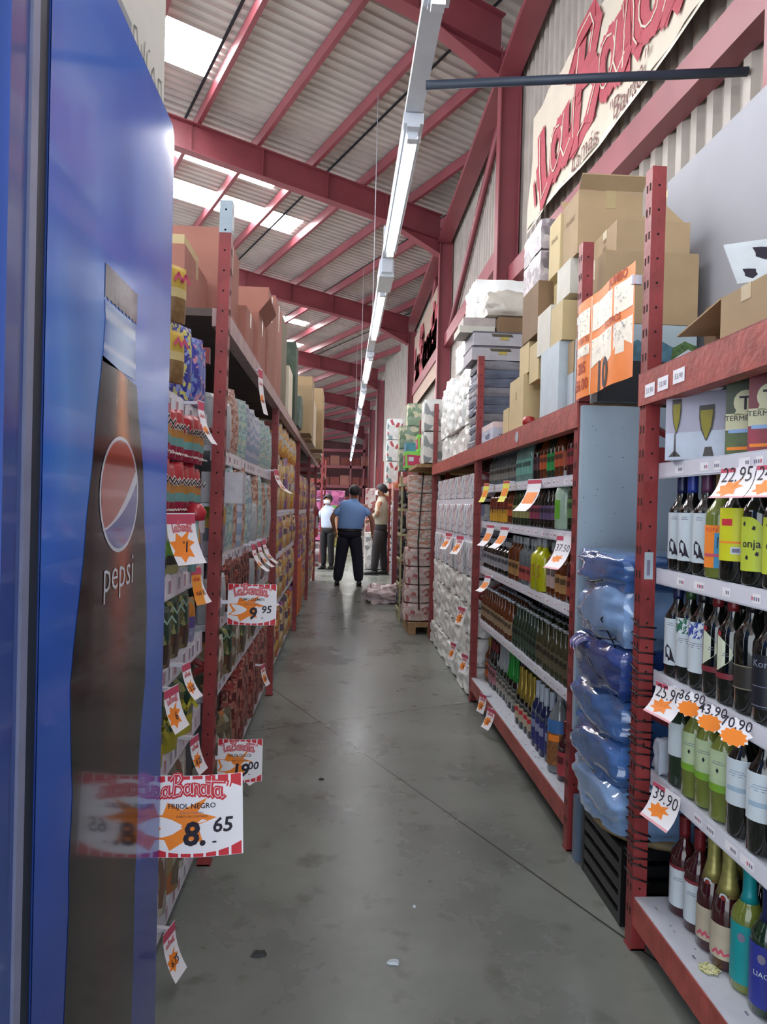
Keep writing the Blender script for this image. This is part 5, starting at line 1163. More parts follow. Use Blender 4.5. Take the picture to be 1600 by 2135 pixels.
# ================================================================ white wrapped packs and what lies beyond
WF = pm('white_wrap_film', 'eceeec', .3, var=.05, scale=5, bump=.7, bscale=16, coat=.3); WF2 = printed('printed_white_film', ['e8eae6', 'f0f2ee', 'c8ccd0', 'e8eae8'], 14, .35, bump=.4); WFP = printed('pinkish_print_film', ['d4ccd0', 'e0dcdc', 'c09098', 'd8d8dc', 'a8a4b8'], 26, .35, bump=.3)
WFG = printed('grey_print_film', ['dcdeda', 'c8cac6', 'e4e4e0', '8a8f90'], 12, .35, bump=.4)
def pufft(w, d, h, mat, seed, name='wrapped_pack', amp=.015, rnd=.18, n=8): return Once(puff(w, d, h, mat, seed, amp, rnd, n).build(name))
pa = pufft(.56, .34, .26, WF, 1, 'wrapped_bale', .035, .2, 12); pb2 = pufft(.56, .34, .26, WF2, 2, 'wrapped_bale', .03, .2, 12)
RZR = -PI / 2
# floor pile in the bay
k = 0
for iz, (z, h_) in enumerate(((.005, .21), (.216, .21), (.427, .22), (.648, .21))):
    for iy, y in enumerate((5.47, 6.04, 6.61, 7.18)):
        o = (pa, pb2)[(iz + iy) % 2].put((1.13 - .02 * (iz == 0), y, z), RZR + random.uniform(-.03, .03), 'white bale on the floor pile, %s layer up, %s from the post' % (nth(iz), nth(iy)), 'bale', 'floor pile of white bales', (1, 1, h_ / .26))
sm = pufft(.17, .22, .2, WFP, 5); sm2 = pufft(.17, .22, .2, printed('blue_white_film', ['d4dade', 'e2e6e8', '8c94b4', 'd8dce0'], 22, .35, bump=.3), 6)
for iz, z in enumerate((.90,)):
    mb = MB()
for iy in range(12):
    y = 5.27 + .185 * iy
    (sm2 if iy % 3 else sm).put((1.07, y, .862), RZR, 'small white pack %s from the post on top of the bale pile' % nth(iy), 'pack', 'small white packs on the bales', (1, 1, 1.3))
    for q in range(2 if iy < 10 else 1):
        (sm if iy % 2 else sm2).put((1.08, y, 1.169 + q * 0), RZR, 'pink and white pack, %s from the post on the middle shelf' % nth(iy), 'pack', 'pink and white packs on the middle shelf', (1, 1, 1.2)) if q == 0 else None
    (sm2 if iy % 2 else sm).put((1.09, y, 1.454), RZR, 'pale bagged pack, %s from the post on the upper shelf' % nth(iy), 'pack', 'pale packs on the upper shelf', (1, 1, .95))
# on top: folded stack, printed trays, knotted white bale
FB = pm('slate_folded_film', '5c6478', .5, var=.2, scale=10)
for i in range(10):
    o = puff(.36, .36, .063, FB if i % 3 else pm('grey_folded_film', '7c7c84', .5, var=.2), 30 + i, .012, .12, 7).build('folded_sack'); o.location = (1.14 + random.uniform(-.01, .01), 5.36, Z + .0635 * i); tag(o, 'flat folded dark sack, %s from the bottom of the pile behind the post' % nth(i), 'sack', 'pile of flat dark sacks')
zt = Z + .0635 * 10 + .004
def tray(z, x, label, w=.40, h_=.105):
    r = empty('printed_tray', (x, 5.36, z)); tag(r, label, 'tray'); mb = MB(); mb.box(-w / 2, w / 2, -.18, .18, 0, h_ - .004, pm('greyish_white_tray', 'a9a6ac', .6)); mb.box(-w / 2 - .003, w / 2 + .003, -.183, .183, h_ - .014, h_ - .004, pm('tray_dark_edge', '55525c', .6))
    mb.poly([(-.06, -.1835, h_ * .62), (.09, -.1835, h_ * .62), (.08, -.1835, h_ * .8), (-.07, -.1835, h_ * .8)], pm('tray_dark_ink', '4c4630', .6)); mb.poly([(-.01, -.1835, h_ * .4), (.06, -.1835, h_ * .4), (.055, -.1835, h_ * .6), (0, -.1835, h_ * .6)], pm('tray_yellow_ink', 'a89844', .6)); mb.build('tray_body', r)
tray(zt, 1.11, 'white printed tray resting on the dark folded sacks'); tray(zt + .106, 1.12, 'white printed tray, upper of two on the dark sacks')
o = carton(.3, .3, .11, CARDD, tape=False); o.location = (1.25, 5.36, zt + .213); o.rotation_euler = (0, 0, .05); tag(o, 'low dark brown carton lying on the printed trays', 'carton')
o = carton(.26, .28, .05, WCd, tape=False); o.location = (.96, 5.4, zt + .213); tag(o, 'thin pale tray jutting out above the printed trays', 'carton')
o = carton(.24, .26, .07, pm('striped_pale_box', 'a89c98', .6), tape=False); o.location = (.98, 5.42, zt + .264); tag(o, 'thin striped box on the jutting tray', 'carton')
KB = puff(.46, .38, .2, pm('cream_knotted_film', 'c4bcb0', .3, var=.12, scale=6, bump=.8, bscale=12, coat=.4), 44, .03, .35, 12).build('knotted_bale'); KB.location = (1.24, 5.42, zt + .335); tag(KB, 'creased cream plastic bale crowning the stack by the post', 'bale')
for i, (y, z, x) in enumerate(((5.85, 2.83, 1.2), (5.85, 3.02, 1.22))):
    o = puff(.5, .4, .19, WF, 50 + i, .02, .15, 8).build('wrapped_bale'); o.location = (x, y + .1, z); o.rotation_euler = (0, 0, RZR); tag(o, 'white wrapped bale high against the wall, %s of two' % ('lower', 'upper')[i], 'bale')
# tall wall of white bales
n = 0
for iy, y in enumerate((5.80, 6.28, 6.76, 7.22)):
    nz = (4, 4, 3, 3)[iy]
    for iz in range(nz):
        o = (pa, pb2)[(iy + iz) % 2].put((1.175 + .02 * math.sin(iz * 3 + iy), y, Z + .25 * iz), RZR + random.uniform(-.04, .04), 'big white wrapped bale, %s layer above the beam, %s from the post' % (nth(iz), nth(iy)), 'bale', 'white bales above the beam', (.86, 1, .97))
# cone of pinkish bundles on a wooden pallet
mb = MB(); mb.box(.74, 1.25, 7.7, 8.5, .08, .11, WOOD)
for x in (.74, .95, 1.17): mb.box(x, x + .08, 7.7, 8.5, 0, .08, WOOD)
for y in (7.7, 8.05, 8.42): mb.box(.735, 1.25, y, y + .08, .11, .125, WOOD)
tag(mb.build('wooden_pallet'), 'short wooden pallet under the pinkish bundles', 'pallet')
PK_ = printed('pink_clear_film', ['c8a8a4', 'd8c4bc', 'a85a58', 'd0b8b0', 'b4a69c'], 16, .3, bump=.5); PK2 = printed('pink_red_band_film', ['d8c8bc', 'c4846c', 'd4bcb0', 'a89c90'], 13, .3, (1, 1, 2.5), bump=.3)
pk1 = pufft(.42, .24, .2, PK_, 7, 'pink_bundle', .02, .25); pk2 = pufft(.36, .22, .2, PK2, 8, 'pink_bundle', .012, .15)
for i in range(8):
    (pk1 if i < 4 else pk2).put((.90 + .012 * i * 0 + random.uniform(-.01, .01), 7.95, .127 + .2 * i), RZR + PI / 2, 'pinkish film bundle, %s up from the pallet' % nth(i), 'bundle', 'stack of pinkish bundles')
mb = MB(); mb.tube([(.86, 7.78, .25), (.83, 7.76, 1.0), (.87, 7.78, 1.75)], .008, BLACK, 5); tag(mb.build('hanging_rope'), 'black cord hanging down the pinkish bundles', 'cord')
# cream display stand with black bagged goods
def display():
    r = empty('display_stand', (.82, 8.75, 0)); tag(r, 'cream display stand with black goods beside the pinkish bundles', 'stand'); CM = pm('cream_display', 'b8b48c', .6); mb = MB()
    for z in (.12, .42, .72, 1.02, 1.32, 1.62): mb.box(-.13, .22, -.2, .2, z, z + .03, CM)
    mb.build('shelves', r); mb = MB()
    for x, y in ((-.12, -.19), (-.12, .17), (.2, -.19), (.2, .17)): mb.box(x, x + .02, y, y + .02, 0, 1.75, CM)
    mb.build('frame', r)
display()
BG = Once(puff(.17, .13, .22, printed('black_white_print', ['15151a', '1c1c22', 'b0aca8', '141418'], 14, .4), 9, .02, .5, 7).build('black_pack'))
for i, z in enumerate((.151, .451, .751, 1.051, 1.351)):
    for j in range(2): BG.put((.78, 8.66 + .17 * j, z), .2, 'black and white pack on the cream stand, %s shelf, %s' % (nth(i), ('near', 'far')[j]), 'pack', 'black packs on the cream stand')
# goods in far right racks
P1 = printed('mixed_pack_a', ['c8b8a8', '9c4a44', 'd4ccc4', 'c0853c', '6c6460', 'd8c4b4'], 9, .5); P2 = printed('mixed_pack_b', ['b8b4bc', '5c6c94', 'd0ccd0', 'a45c68', '8c8478', 'ccc4c0'], 9, .5); P3 = printed('mixed_pack_c', ['a89880', 'd0b058', '8c3c34', 'c8bca8', '5c5048'], 9, .5)
mp = [Once(puff(.3, .3, .26, m, 60 + i, .02, .2, 5).build('mixed_packet')) for i, m in enumerate((P1, P2, P3))]
c = 0
for y0, nm in ((9.15, 'ninth metre'), (12.5, 'twelfth metre'), (17.7, 'far')):
    for z, zn in ((.02, 'floor'), (.36, 'lower'), (.704, 'second'), (1.054, 'third'), (1.404, 'top')):
        for j in range(6):
            c += 1; mp[(j * 2 + int(z * 10)) % 3].put((1.13, y0 + .345 * j, z), RZR, 'mixed packet, %s from near end, %s level, %s rack' % (nth(j), zn, {9.15: 'first far', 12.5: 'second far', 17.7: 'third far'}[y0]), 'packet', 'mixed packets in the far right racks')
# goods above the far right racks
GM = printed('green_lattice_film', ['8ca088', 'd0cca8', '6c8464', 'c8c0a8', '7c9474'], 11, .35); GR_ = pm('bright_green_film', '7ed050', .35, var=.05); MG = pm('magenta_film', 'b8245c', .35, var=.08)
def greenpack():
    r = empty('green_pack'); mb = MB(); w, d, h_ = .32, .3, .2; mb.box(-w / 2, w / 2, -d / 2, d / 2, 0, h_, GR_)
    for a in (0, -PI / 2):
        mb.M = Matrix.Rotation(a, 4, 'Z'); e = (d if a == 0 else w) / 2; P = lambda x, z, q=.002: (x, -e - q, z); mb.poly([P(-.13, .03), P(.14, .03), P(.12, .17), P(.0, .15), P(-.14, .16)], MG); mb.poly([P(-.12, .08, .003), P(-.06, .08, .003), P(-.06, .13, .003), P(-.12, .13, .003)], LW); mb.text('12', LW, .08, (.03, .07), off=e + .004)
    mb.M = Matrix.Identity(4); mb.build('wrapped_rolls', r); return r
gp_ = Once(greenpack())
for i, (x, y, z) in enumerate(((.90, 8.75, 1.84), (1.22, 8.75, 1.84), (1.05, 8.75, 2.045))): gp_.put((x, y, z), 0, 'green and magenta pack of rolls, %s' % ('lower left of three', 'lower right of three', 'top of three')[i] + ', above the cream stand', 'pack', 'green and magenta packs')
mb = MB(); mb.box(.78, 1.9, 7.62, 8.85, 1.80, 1.835, WOOD)
for x in (1.26, 1.84):
    for y in (8.78,): mb.box(x, x + .05, y, y + .05, 0, 1.8, RED)
for y in (7.62,): mb.box(1.84, 1.89, y, y + .05, 0, 1.8, RED)
tag(mb.build('loading_deck'), 'high wooden deck carrying packs beyond the white bales', 'deck')
gw_ = Once(puff(.34, .3, .3, GM, 70, .01, .12, 6).build('green_lattice_pack'))
for i, (x, y, z) in enumerate(((.9, 9.6, 1.84), (1.24, 9.6, 1.84), (.9, 9.6, 2.14), (1.24, 9.6, 2.14), (1.0, 9.6, 2.44))): gw_.put((x, y, z), 0, 'green-white pack of paper rolls, %s of the pile above the aisle' % ('lower left', 'lower right', 'middle left', 'middle right', 'top')[i], 'pack', 'green-white roll packs')
wl = Once(puff(.5, .5, .34, WF, 71, .02, .15, 7).build('wrapped_bale'))
for i, (y, z) in enumerate(((8.3, 1.84), (8.3, 2.18), (8.3, 2.52))): wl.put((1.45, y + .05, z), RZR, 'white bale behind the green packs, %s up' % nth(i), 'bale', 'white bales behind the green packs')
WG = printed('white_grey_figure_film', ['d4d6d0', 'e0e0dc', '8c9494', 'dcdcd8'], 7, .4); wg = Once(puff(.34, .34, .34, WG, 72, .012, .12, 6).build('grey_print_pack'))
for i in range(2): wg.put((1.02, 7.78, 1.84 + .0 + .345 * (i + 0)), 0, 'white pack with grey print beside the tall bales, %s' % ('lower', 'upper')[i], 'pack', 'white packs with grey print')
TW = printed('teal_white_film', ['d8dede', 'e4e8e8', '7c9ca0', 'd4d8d8', 'b04a54'], 6, .4); tw = Once(puff(.3, .3, .4, TW, 73, .01, .12, 6).build('tall_white_pack'))
for i in range(3): tw.put((.96, 13.7, 1.82 + .405 * i), 0, 'tall white pack with teal print, %s up in the far pile' % nth(i), 'pack', 'tall white packs over the second far rack')
bx = Once(carton(.30, .3, .34, pm('blue_photo_pack', '4a8cb4', .4, var=.4, scale=8), tape=False, name='blue_pack')); bx.put((.93, 9.15, 1.836), 0, 'blue photo-printed pack beside the green lattice packs', 'pack')
or_ = Once(puff(.34, .3, .3, printed('orange_pink_film', ['d89c84', 'd8b4a4', 'c86c3c', 'c87c84'], 12, .4), 75, .012, .12, 6).build('orange_pink_pack')); or_.put((.99, 12.0, 1.46), 0, 'orange and pink pack at head height near the person in beige', 'pack')
st = carton(.28, .34, 1.44, pm('grey_lilac_board', '8c889c', .6, var=.3, scale=5), tape=False, name='tall_box'); st.location = (.99, 12.0, .0); tag(st, 'tall grey-lilac box standing by the person in beige', 'box')
mb = MB(); mb.box(.78, .86, 10.95, 11.03, 0, 1.62, STEEL); mb.box(.74, .90, 10.9, 11.08, 0, .012, STEEL); tag(mb.build('short_post'), 'short dark red post standing in front of the far packets', 'post')
# pinkish plastic bag on the floor
r = empty('floor_bag', (.60, 10.25, 0)); tag(r, 'knotted translucent pinkish bag lying on the aisle floor', 'bag')
puff(.46, .40, .24, pm('pinkish_thin_film', 'd0bcc0', .25, var=.2, scale=8, bump=.8, bscale=14, coat=.4), 80, .09, .75, 18, freq=4.2, clamp=False).build('bag_body', r)
mb = MB(); mb.grid(lambda u, v: (.05 + .16 * u, .0 + (v - .5) * .16 * (.4 + u), .17 + .10 * u - .02 * math.sin(v * 20)), 5, 14, pm('pinkish_thin_film', 'd0bcc0', .25)); mb.build('gathered_neck', r)
# scraps on the floor
for i, (x, y, s, m, lb) in enumerate(((-.22, 2.2, .03, pm('dark_scrap', '38383a', .8), 'dark scrap of dirt on the floor near the camera'), (.19, 2.15, .022, LW, 'scrap of white paper on the floor near the camera'), (-.07, 3.6, .012, pm('dark_scrap', '38383a', .8), 'small dark spot of dirt mid aisle'), (.28, 2.45, .006, LW, 'tiny white crumb on the floor'))):
    mb = MB(); rr = random.Random(i + 3); pts = [(s * math.cos(t * PI / 4) * rr.uniform(.6, 1.3), s * .6 * math.sin(t * PI / 4) * rr.uniform(.6, 1.3)) for t in range(8)]
    mb.add([(a, b, .001) for a, b in pts] + [(a * .8, b * .8, .006 + rr.uniform(0, .004)) for a, b in pts], [tuple(range(8, 16))] + [(k, (k + 1) % 8, 8 + (k + 1) % 8, 8 + k) for k in range(8)], m); o = mb.build('floor_scrap'); o.location = (x, y, 0); tag(o, lb, 'scrap')
# far end: cross racks with crates, bright goods
mb = MB()
far = empty('far_rack', (0, 0, 0)); tag(far, 'dark red storage rack closing the far end of the hall', 'shelving rack')
for z in (1.2, 2.4, 3.6, 4.6):
    m_ = MB(); m_.box(-5, 1.3, 44, 44.1, z, z + .14, STEEL); m_.box(-5, 1.3, 45, 45.1, z, z + .14, STEEL); m_.box(-5, 1.3, 44, 45.1, z + .14, z + .17, STEEL); m_.build('beam', far)
for x in (-5, -3.2, -1.4, .4, 1.2):
    m_ = MB(); m_.box(x, x + .1, 44, 44.1, 0, 5.4, STEEL); m_.box(x, x + .1, 45, 45.1, 0, 5.4, STEEL); m_.build('upright', far)
rc = Once(carton(.55, .6, .5, pm('red_brown_crate', '7c3830', .6, var=.25), tape=False, name='red_crate')); tc_ = Once(carton(.55, .6, .6, CARDR, tape=False, name='red_carton'))
for iz, z in enumerate((1.372, 2.572, 3.772)):
    for i in range(8): (rc if (i + iz) % 3 else tc_).put((-3.0 + .62 * i - .7 * 0, 44.5, z), 0, 'reddish box %s from the left on the %s level of the far rack' % (nth(i), nth(iz)), 'box', 'boxes on the far rack')
def stall(x, y, w, h_, m, lb, nm='goods_stack', cat='goods', d=.8):
    o = puff(w, d, h_, m, int(abs(x * 10 + y)), .04, .15, 8).build(nm); o.location = (x, y, 0); tag(o, lb, cat)
stall(-.55, 27, 1.3, 1.9, printed('purple_goods', ['7c3c6c', 'a04c7c', '5c2c54', 'b8648c'], 4), 'heap of purple goods in the distance behind the people')
stall(-.1, 24, 1.2, 1.35, printed('green_yellow_goods', ['8c8444', '5ca05c', 'b88c3c', '7c6c3c'], 4), 'heap of green and yellow goods in the distance')
stall(.95, 22, .5, 1.9, printed('red_grey_goods', ['9c5c5c', 'b8a8a4', '6c3434', 'c4bcb8'], 5), 'heap of reddish grey goods by the right columns')
stall(.75, 15.6, .5, .8, printed('white_grey_goods', ['c4c0bc', 'a8a4a4', 'dcdcd8', '8c8c90'], 8), 'low heap of white goods behind the person in beige', d=.5)
# ================================================================ left racks (fronts face +X)
Once.jit = (.008, .12)
LZ = PI / 2; LC2 = PI / 2 - .5
INKW = pm('white_print', 'e0dcd4', .5)
def squig(mb, w, z, d, n, m, a=.010, wd=.006):
    pts = [(-w * .38 + w * .76 * i / n, z + (a if i % 2 else -a * .6)) for i in range(n + 1)]; mb.stroke([pts], wd, m, lambda x, zz: (x, -d, zz))
# red doy packs with teal band (two tiers)
RB_ = pm('tomato_red_pack', 'a82430', .35, var=.08); TB_ = pm('teal_band', '6c9c98', .4); OB_ = pm('orange_band', 'b8803c', .4); DB_ = pm('crimson_band', '98203c', .35)
def redpack(mb, w, h, d): squig(mb, w, h * .62, d / 2 + .004, 7, INKW, .010, .008); squig(mb, w, h * .62, d / 2 + .005, 7, INK, .008, .004); squig(mb, w, h * .1, d / 2 + .001, 12, INKW, .003, .003)
rp_ = Once(pouch(.085, .165, .06, [(0, .22, DB_), (.22, .42, TB_), (.42, .55, OB_), (.55, 1, RB_)], redpack, flat=.05).build('red_pouch'))
for t in range(2):
    for i in range(8): rp_.put((-.52 + .004 * t, 2.5 - .088 * i, 1.336 + .168 * t), LC2, 'red pouch with teal band, %s tier, %s from the red upright' % (('lower', 'upper')[t], nth(i)), 'pouch', 'red pouches in two tiers')
BLP = printed('royal_blue_pack', ['26308c', '2c3ca4', '8c9cd8', '26308c', 'c8c46c'], 34, .35); BLQ = printed('blue_pink_pack', ['343c9c', '5c6cb8', 'c88ca0', '2c348c', '6c84b4'], 34, .35)
b1 = Once(pouch(.10, .24, .05, [(0, 1, BLP)], flat=.02).build('blue_box')); b2 = Once(pouch(.12, .225, .06, [(0, 1, BLQ)], flat=.03).build('blue_pouch'))
for i in range(3): b1.put((-.53, 2.33 - .1 * i, 1.702), LC2, 'royal blue printed pack on the top left shelf, %s from the upright' % nth(i), 'pack', 'royal blue packs')
for i in range(2): b2.put((-.525, 2.50 - .05 * i, 1.702), LC2, 'blue and pink rounded pouch nearest the red upright, %s' % ('front', 'behind')[i], 'pouch', 'blue and pink pouches')
yp = Once(pouch(.07, .16, .04, [(0, .4, pm('brown_food_print', '7c5c34', .5, var=.3, scale=60)), (.4, .6, pm('cream_band', 'cdb87c', .5)), (.6, 1, pm('yellow_pink_print', 'c8a83c', .5, var=.2))], lambda mb, w, h, d: squig(mb, w, h * .75, d / 2 + .002, 4, PINKINK, .012, .01), flat=.03).build('yellow_pouch'))
for i in range(2): yp.put((-.475, 2.0, 1.702 + .165 * i), LC2, 'yellow pouch standing at the cooler edge, %s of two' % ('lower', 'upper')[i], 'pouch', 'yellow pouches')
# second shelf down: picture pouches with greens
GP = pm('leaf_green_print', '6c9c3c', .5, var=.35, scale=50); GT = pm('grey_teal_print', '7c9c98', .5, var=.15); TN = pm('tan_print', '9c9868', .5, var=.2); DKB = pm('dark_brown_print', '3c3830', .5)
gpo = Once(pouch(.12, .17, .05, [(0, .15, TN), (.15, .35, DKB), (.35, .6, GP), (.6, 1, GT)], flat=.03).build('greens_pouch')); orf = Once(pouch(.07, .15, .05, [(0, .3, pm('violet_white_print', '8c8ca8', .5, var=.3, scale=60)), (.3, .55, pm('violet_print', '5c4c84', .5)), (.55, 1, pm('orange_fruit_print', 'b8742c', .5, var=.3, scale=50))], flat=.04).build('fruit_pouch'))
for i in range(5): gpo.put((-.53, 2.32 - .125 * i, 1.157), LC2, 'pouch with a printed picture of green leaves, %s from the upright' % nth(i + 1), 'pouch', 'green leaf pouches')
orf.put((-.52, 2.45, 1.157), LC2, 'small orange and violet fruit pouch beside the upright', 'pouch'); orf.put((-.52, 2.53, 1.157), LC2, 'small orange and violet fruit pouch hidden against the upright', 'pouch')
ld = MB(); ld.tube([(-.46, 2.28, 1.33), (-.455, 2.26, 1.25), (-.46, 2.25, 1.16)], .012, GT, 8); ld.lathe([(0, 1.315), (.03, 1.32), (.035, 1.345), (.02, 1.37), (0, 1.372)], RB_, 12, (-.46, 2.29)); tag(ld.build('hanging_ladle'), 'red-topped grey-green utensil hanging below the red pouches', 'utensil')
# green bean bags etc
GBG = printed('dark_green_bean_bag', ['1f3a2c', '24462f', '5c5c3c', '1c3024', '8c8c5c'], 14, .35); BRB = printed('brown_bean_bag', ['4c3428', '5c3c2c', '7c6c4c', '3c2c24'], 14, .35); YGB = pm('yellow_green_letter', 'b8b03c', .5)
gbb = Once(pouch(.15, .20, .07, [(0, .4, BRB), (.4, 1, GBG)], lambda mb, w, h, d: squig(mb, w, h * .8, d / 2 + .003, 6, pm('pale_green_ink', '8ca898', .5), .014, .006), flat=.06).build('bean_bag'))
for i in range(5): gbb.put((-.54, 2.38 - .15 * i, .892), LC2, 'dark green bean bag on the waist-high shelf, %s from the upright' % nth(i), 'bag', 'dark green bean bags')
gby = Once(pouch(.17, .22, .08, [(0, .35, pm('yellow_band', 'a8a02c', .5, var=.3)), (.35, 1, GBG)], lambda mb, w, h, d: (squig(mb, w, h * .5, d / 2 + .004, 6, YGB, .02, .014)), flat=.06).build('bean_bag'))
for i in range(5): gby.put((-.54, 2.35 - .165 * i, .617), LC2, 'green bag with yellow lettering, %s from the upright on the knee-high shelf' % nth(i), 'bag', 'green and yellow bags')
mx = Once(pouch(.13, .2, .07, [(0, 1, printed('earth_mixed_bag', ['5c5444', '8c7c5c', '3c4434', 'a8683c', '6c5c4c', '9c9c8c'], 15, .4))], flat=.08).build('grain_bag')); mx2 = Once(pouch(.13, .2, .07, [(0, 1, printed('pale_mixed_bag', ['a8a49c', '8c8478', 'c4bcb0', '7c5c4c'], 14, .4))], flat=.08).build('grain_bag'))
for i in range(6): (mx if i % 2 else mx2).put((-.54, 2.42 - .14 * i, .142), LC2, 'mottled grain bag on the lowest left shelf, %s from the upright' % nth(i), 'bag', 'grain bags near the floor', (1, 1, 1.9))
for i in range(4): (mx2 if i % 2 else mx).put((-.66, 2.5 - .15 * i, .892), LC2, 'grain bag in the back, %s from the upright, waist-high' % nth(i), 'bag', 'grain bags at the back')
for i in range(3): orf.put((-.53, 2.52, .892 + 0 if i == 0 else (.617 if i == 1 else .142)), LC2, 'small colourful pouch squeezed against the upright, %s shelf' % ('waist-high', 'knee-high', 'lowest')[i], 'pouch')
# second bay
CLB = printed('clear_bottle_row', ['8c9498', 'a8b0b4', '6c7478', 'c0c4c0'], 22, .2); col_ = {}
def colbag(nm, mats, w=.09, h=.42): return Once(pouch(w, h, .07, mats, flat=.02).build(nm))
blue_st = colbag('striped_column', [(i / 14, (i + 1) / 14, (pm('pale_blue_stripe', '8c9cb4', .4), pm('white_stripe', 'b4b8c4', .4))[i % 2]) for i in range(14)]); pink_st = colbag('pink_column', [(0, 1, printed('pink_brown_column', ['a07868', 'b89484', '8c5c50', 'b8a498'], 30, .4))])
teal_st = colbag('teal_column', [(0, 1, printed('teal_pale_column', ['8caca8', 'a4bcb8', '7c94a0', 'b0b8a8'], 30, .4))]); choc = colbag('brown_column', [(0, 1, printed('choc_column', ['7c3c34', '5c2c28', '9c5c50', '3c2420'], 34, .4))], .1, .27); rdp = colbag('red_column', [(0, 1, printed('red_wrap_column', ['7c2c2c', '8c4c44', '4c2020', 'a06c60'], 34, .4))], .12, .30)
fru = Once(pouch(.12, .2, .07, [(0, .5, printed('grey_violet_print', ['7c7c94', '9c98a4', '5c6474'], 20, .4)), (.5, 1, printed('orange_green_print', ['b8842c', '7c8c34', 'c8a43c'], 20, .4))], flat=.06).build('fruit_pouch'))
whs = Once(pouch(.12, .2, .08, [(0, 1, pm('silver_white_pouch', 'a4a8ac', .3, var=.15, scale=20))], flat=.06).build('white_pouch'))
seq = [(whs, 2.92), (whs, 3.06), (pink_st, 3.22), (pink_st, 3.33), (pink_st, 3.44)] + [(teal_st, 3.56), (teal_st, 3.67)] + [(blue_st, 3.8 + .1 * i) for i in range(6)] + [(teal_st, 4.45 + .1 * i) for i in range(6)]
for i, (o, y) in enumerate(seq): o.put((-.53, y, 1.602), LC2, 'tall wrapped product, %s from near upright, top shelf, second left bay' % nth(i), 'pack', 'tall wrapped goods, top shelf', (1, 1, .68 if o is not whs else 1.0))
seq = [(fru, 2.92), (fru, 3.05), (teal_st, 3.2), (teal_st, 3.31), (pink_st, 3.43), (blue_st, 3.55), (pink_st, 3.67), (teal_st, 3.79), (blue_st, 3.91)] + [((teal_st, whs, pink_st)[i % 3], 4.03 + .12 * i) for i in range(9)]
for i, (o, y) in enumerate(seq): o.put((-.53, y, 1.162), LC2, 'bright packed product, %s from near upright, chest-high shelf, second left bay' % nth(i), 'pack', 'packed goods, chest-high shelf', (1, 1, .9 if o in (teal_st, pink_st, blue_st) else 1.2))
seq = [(whs, 2.93), (whs, 3.07)] + [(choc, 3.22 + .105 * i) for i in range(8)] + [((whs, choc, fru)[i % 3], 4.08 + .13 * i) for i in range(8)]
for i, (o, y) in enumerate(seq): o.put((-.53, y, .892), LC2, 'dark wrapped product, %s from near upright, waist-high shelf, second left bay' % nth(i), 'pack', 'dark wrapped goods, waist-high shelf', (1, 1, .9))
for i in range(15): (mx, mx2, gbb)[i % 3].put((-.53, 2.93 + .15 * i, .612), LC2, 'mottled bag, %s from near upright, knee-high shelf, second left bay' % nth(i), 'bag', 'mottled bags, second bay', (1, 1, 1.1))
for i in range(14): (mx if i < 4 else rdp).put((-.53, 2.93 + .15 * i, .142), LC2, 'red-brown wrapped pack, %s from near upright, lowest shelf, second left bay' % nth(i), 'pack', 'red-brown packs near the floor', (1.1, 1, 1.35))
o = carton(.16, .1, .12, pm('sketch_white_box', 'b4b2b8', .6, var=.1, scale=30), tape=False, marks=3); o.location = (-.47, 2.88, 1.335); tag(o, 'small white box with a grey sketch beside the near left upright', 'box'); o.location.z = 1.375
mb = MB(); mb.box(-.56, -.455, 2.80, 2.98, 1.36, 1.373, WHITE); mb.box(-.57, -.545, 2.80, 2.98, 1.16, 1.373, WHITE); tag(mb.build('bracket_shelf'), 'little white bracket shelf under the sketched box', 'shelf')
# third to fifth bays: snack bags
def chips(nm, c1, c2, c3): return Once(pouch(.22, .33, .11, [(0, .16, pm('chip_' + c1, c1, .3, var=.2, scale=30)), (.16, .45, printed('chip_print_' + c2, [c2, c1, c3, c2], 16, .3)), (.45, .62, pm('chip_' + c3, c3, .3, var=.15)), (.62, 1, printed('chip_top_' + c1, [c1, c2, c1, c3], 12, .3))], flat=.08).build(nm))
ch = [chips('snack_bag', 'b07428', 'c8a048', 'a8a49c'), chips('snack_bag', '6c3c7c', 'a8842c', '7c4c8c'), chips('snack_bag', 'b85424', 'd0a83c', '8c2c2c'), chips('snack_bag', 'a88c5c', 'c8b48c', '4c4454')]
def snack(y0, y1, zs, pat, bay):
    for iz, z in enumerate(zs):
        y = y0 + .14; i = 0
        while y < y1 - .12:
            ch[pat[(i + iz * 2) % len(pat)]].put((-.56, y, z), LC2 + random.uniform(-.1, .1), '%s snack bag, %s from the near post, %s shelf of the %s left bay' % ({0: 'orange', 1: 'purple', 2: 'red-orange', 3: 'tan'}[pat[(i + iz * 2) % len(pat)]], nth(i), ('top', 'chest-high', 'waist-high', 'lowest')[iz], bay), 'snack bag', 'snack bags on the %s left bay' % bay, (1, 1, (1.35, .92, 1.05, 1.15)[iz])); y += .2; i += 1
snack(5.22, 7.86, (1.323, .983, .603, .143), (0, 3, 2, 0, 3, 1), 'third'); snack(7.86, 10.4, (1.303, .953, .603, .143), (1, 1, 3, 0, 2), 'fourth'); snack(10.4, 13.0, (1.303, .953, .603, .143), (3, 2, 0, 1), 'fifth')
for i in range(7): ch[0].put((-.56, 5.45 + .36 * i, 1.77), LC2, 'orange snack bag hanging at the very top, %s in the third left bay' % nth(i), 'snack bag', 'topmost snack bags', (1, 1, .8))
# orange carton face low, between third and fourth posts
mb = MB(); mb.box(-.49, -.46, 7.95, 8.6, .15, .75, pm('plain_orange_board', 'c8641c', .5, var=.06)); tag(mb.build('orange_board'), 'plain orange board low on the left rack beyond the third post', 'board')
